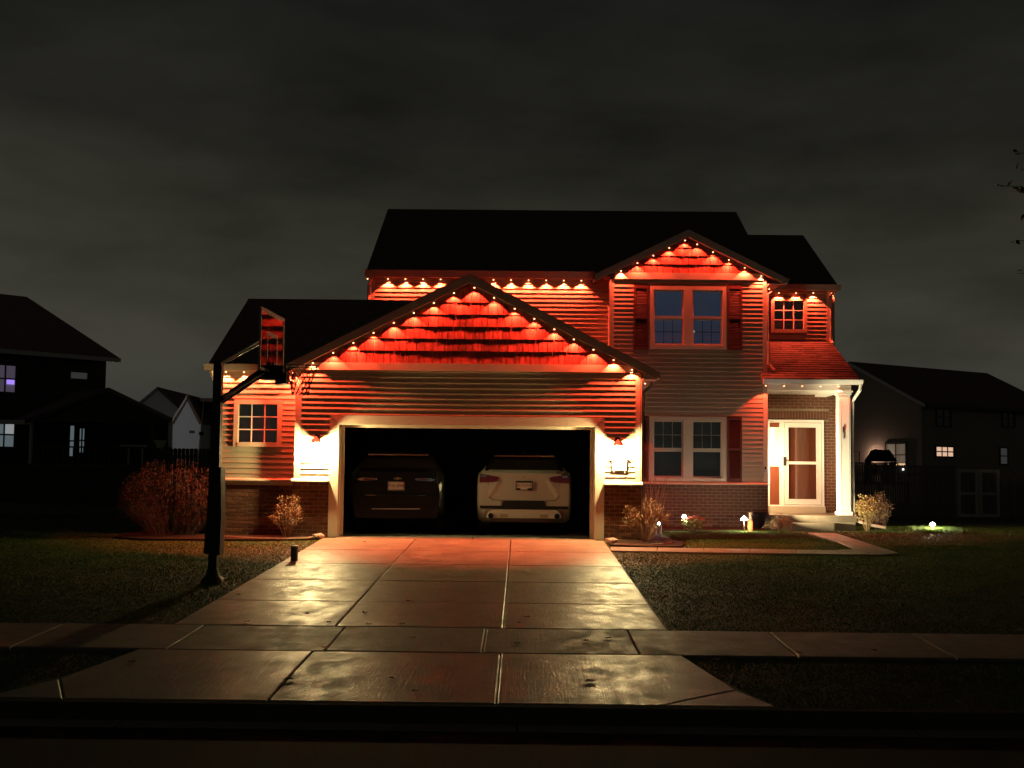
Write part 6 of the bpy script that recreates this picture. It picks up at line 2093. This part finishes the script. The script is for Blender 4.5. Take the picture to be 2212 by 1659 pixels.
# --- right neighbour
PHR = math.radians(30)
cr = at(1990, 866, 60.0)
tR = thing('house', 'tan gabled house behind the right fence with lit windows', 'house', (cr.x, cr.y, 0.0))
caR, saR = math.cos(PHR), math.sin(PHR)
fR = lambda p: Vector((cr.x + p[0] * caR - p[1] * saR, cr.y + p[0] * saR + p[1] * caR, p[2]))
ZRr = at(1845, 781, 64.3).z
wR = MB().box(0, 11.8, 0, 10, -0.2, cr.z).prism([(0, 0, cr.z), (0, 10, cr.z), (0, 5, ZRr - 0.1)], (0.1, 0, 0))
wR.prism([(11.7, 0, cr.z), (11.7, 10, cr.z), (11.7, 5, ZRr - 0.1)], (0.1, 0, 0))
obj('wall', wR.map(fR), M['house_tan'], tR)
rR = MB().slab([(-0.15, -0.35, cr.z - 0.15), (12, -0.35, cr.z - 0.15), (12, 5, ZRr), (-0.15, 5, ZRr)], 0.16).slab([(-0.15, 5, ZRr), (12, 5, ZRr), (12, 10.35, cr.z - 0.15), (-0.15, 10.35, cr.z - 0.15)], 0.16)
obj('roof', rR.map(fR), M['shingle'], tR)
obj('rake_board', MB().prism([(-0.19, -0.38, cr.z - 0.20), (-0.19, 5, ZRr - 0.03), (-0.19, 5, ZRr - 0.22), (-0.19, -0.38, cr.z - 0.38)], (0.03, 0, 0)).map(fR), M['trim_far'], tR)
obj('fascia', MB().box(-0.1, 12, -0.40, -0.36, cr.z - 0.36, cr.z - 0.16).map(fR), M['frame_dark'], tR)
ux = Vector((caR, saR, 0)); uy = Vector((-saR, caR, 0))


def R_front(px_, py_):
    p = ray_plane(px_, py_, fR((0, 0, 0)), -uy); d = p - Vector((cr.x, cr.y, 0)); return d.dot(ux), p.z


def R_end(px_, py_):
    p = ray_plane(px_, py_, fR((0, 0, 0)), -ux); d = p - Vector((cr.x, cr.y, 0)); return d.dot(uy), p.z


def R_window(fn, face, xa, xb, ya, yb, m, bars=1, muntin=True):
    u0, z1_ = fn(xa, ya); u1, z0_ = fn(xb, yb)
    return far_window(tR, fR, min(u0, u1), max(u0, u1), z0_, z1_, m, muntin, face, bars), (min(u0, u1), max(u0, u1), z0_, z1_)


w_, o_ = R_window(R_end, 'end', 1915, 1957, 960, 1006, M['lit_tan'])
k = MB().box(o_[0], o_[1], 0.024, 0.03, o_[2], o_[2] + 0.12).map(lambda p: fR((-p.y, p.x, p.z)))
obj('lit_gap', k, M['lit_sill'], w_)
R_window(R_front, 'front', 2021.5, 2058, 965.5, 986, M['lit_warm'], 2)
R_window(R_front, 'front', 2160, 2175, 968, 1002, M['lit_dim'], 0)
R_window(R_front, 'front', 2023, 2052, 882, 920, M['dark_pane'])
R_window(R_front, 'front', 2165, 2190, 885, 922, M['dark_pane'])
# sconce that washes the gable end with a weak warm glow
gpn = fR((-0.25, 3.2, 2.6))
t = thing('house_lamp', 'weak lamp on the gable end of the right neighbour house behind the porch', 'lamp', gpn)
obj('lamp_body', MB().ball(gpn, 0.05, 8, 6), emit('neighbour_bulb', (1.0, 0.66, 0.5), 420), t)
obj('lamp_plate', MB().box(-0.06, 0.0, 3.1, 3.3, 2.55, 2.9).map(fR), M['frame_dark'], t)

# right fence, gate, deck things
fence('dark board fence behind the rounded shrub right of the porch', X(1840, 36, 1060), X(2064, 36, 1060), 36.0, 0.03, Z(1003, 36, 1900), 44, M['fence'], 'board fences along the right garden', 0.018)
fence('dark board fence right of the pale framed garden gate', X(2161, 36, 1060), X(2500, 36, 1060), 36.0, 0.03, Z(1030, 36, 2190), 40, M['fence'], 'board fences along the right garden', 0.018)
gx0, gx1, gz_1 = X(2067, 36, 1060), X(2158, 36, 1060), Z(1014, 36, 2110)
t = thing('garden_gate', 'double garden gate with pale frame in the dark right fence', 'gate', ((gx0 + gx1) / 2, 35.95, 0.03))
gm = (gx0 + gx1) / 2
for a, b in ((gx0, gm - 0.01), (gm + 0.01, gx1)):
    fr = MB()
    for (u, v_, c, d) in ((a, a + 0.10, 0.05, gz_1), (b - 0.10, b, 0.05, gz_1), (a + 0.10, b - 0.10, gz_1 - 0.10, gz_1), (a + 0.10, b - 0.10, 0.05, 0.15), (a + 0.10, b - 0.10, 0.76, 0.84)):
        fr.box(u, v_, 35.93, 35.97, c, d)
    lf_ = obj('gate_leaf', fr, M['fence_pale'], t)
    nbd = 6
    for i in range(nbd):
        u = a + 0.08 + (b - a - 0.16) * i / nbd
        obj('gate_board', MB().box(u + 0.004, u + (b - a - 0.16) / nbd - 0.004, 35.972, 35.99, 0.06, gz_1 - 0.02), M['fence'], lf_)
# deck with a grill and a chair outline behind that fence
dkz = 1.15
t = thing('wooden_deck', 'dark wooden deck behind the right fence carrying a covered grill', 'deck', (X(1900, 42, 1000), 42, 0.05))
obj('deck_floor', MB().box(X(1838, 41, 1000), X(1965, 41, 1000), 41, 44, dkz - 0.12, dkz), M['fence'], t)
for px_ in (1842, 1900, 1960):
    xx = X(px_, 41.2, 1000)
    obj('deck_post', MB().box(xx - 0.06, xx + 0.06, 41.1, 41.22, 0.0, dkz - 0.121), M['fence'], t)
zr0 = Z(999, 41, 1900)
obj('deck_rail', MB().box(X(1838, 41, 1000), X(1940, 41, 1000), 41.0, 41.06, zr0 - 0.05, zr0), M['fence'], t)
for i in range(18):
    xx = X(1840, 41, 1000) + i * 0.10
    obj('baluster', MB().box(xx - 0.02, xx + 0.02, 41.01, 41.05, dkz, zr0 - 0.051), M['fence'], t)
yq = 42.6
ga, gb_, gc_, gd_ = at(1871, 997, yq), at(1933, 997, yq), at(1916, 972, yq), at(1887, 972, yq)
t = thing('gas_grill', 'dark covered grill with a sloping lid above the right fence', 'grill', ((ga.x + gb_.x) / 2, yq, dkz))
obj('lid', MB().prism([(ga.x, yq - 0.3, ga.z), (gb_.x, yq - 0.3, gb_.z), (gc_.x, yq - 0.3, gc_.z), (gd_.x, yq - 0.3, gd_.z)], (0, 0.6, 0)), M['black_plastic'], t)
for xx in (ga.x + 0.08, gb_.x - 0.08):
    obj('leg', MB().box(xx - 0.04, xx + 0.04, yq - 0.25, yq + 0.25, dkz, ga.z - 0.002), M['black_plastic'], t)
obj('firebox', MB().box(ga.x + 0.25, gb_.x - 0.25, yq - 0.25, yq + 0.25, dkz + 0.3, ga.z - 0.10), M['black_plastic'], t)
ca_, cb_ = at(1847, 976, 42.3), at(1857, 976, 42.3)
t = thing('deck_chair', 'thin dark chair frame on the deck left of the grill', 'chair', (ca_.x, 42.3, dkz))
obj('back_frame', MB().tube([(cb_.x - 0.55, 42.3, dkz), (cb_.x - 0.55, 42.35, ca_.z), (cb_.x + 0.0, 42.35, cb_.z), (cb_.x, 42.3, dkz)], 0.022, None, 6), M['black_plastic'], t)
obj('seat', MB().box(cb_.x - 0.54, cb_.x - 0.01, 41.85, 42.3, dkz + 0.40, dkz + 0.44), M['black_plastic'], t)
for dx_ in (-0.53, -0.03):
    obj('leg', MB().box(cb_.x + dx_, cb_.x + dx_ + 0.03, 41.87, 41.9, dkz, dkz + 0.399), M['black_plastic'], t)
pq = at(1945.5, 1014, 36.2)
t = thing('fence_light', 'tiny white light dot on the right fence below the tan window', 'light', (pq.x, 35.97, pq.z - 0.03))
obj('lens', MB().ball((pq.x, 35.96, pq.z), 0.03, 8, 6), emit('fence_dot', (0.9, 0.95, 1.0), 3.0), t)
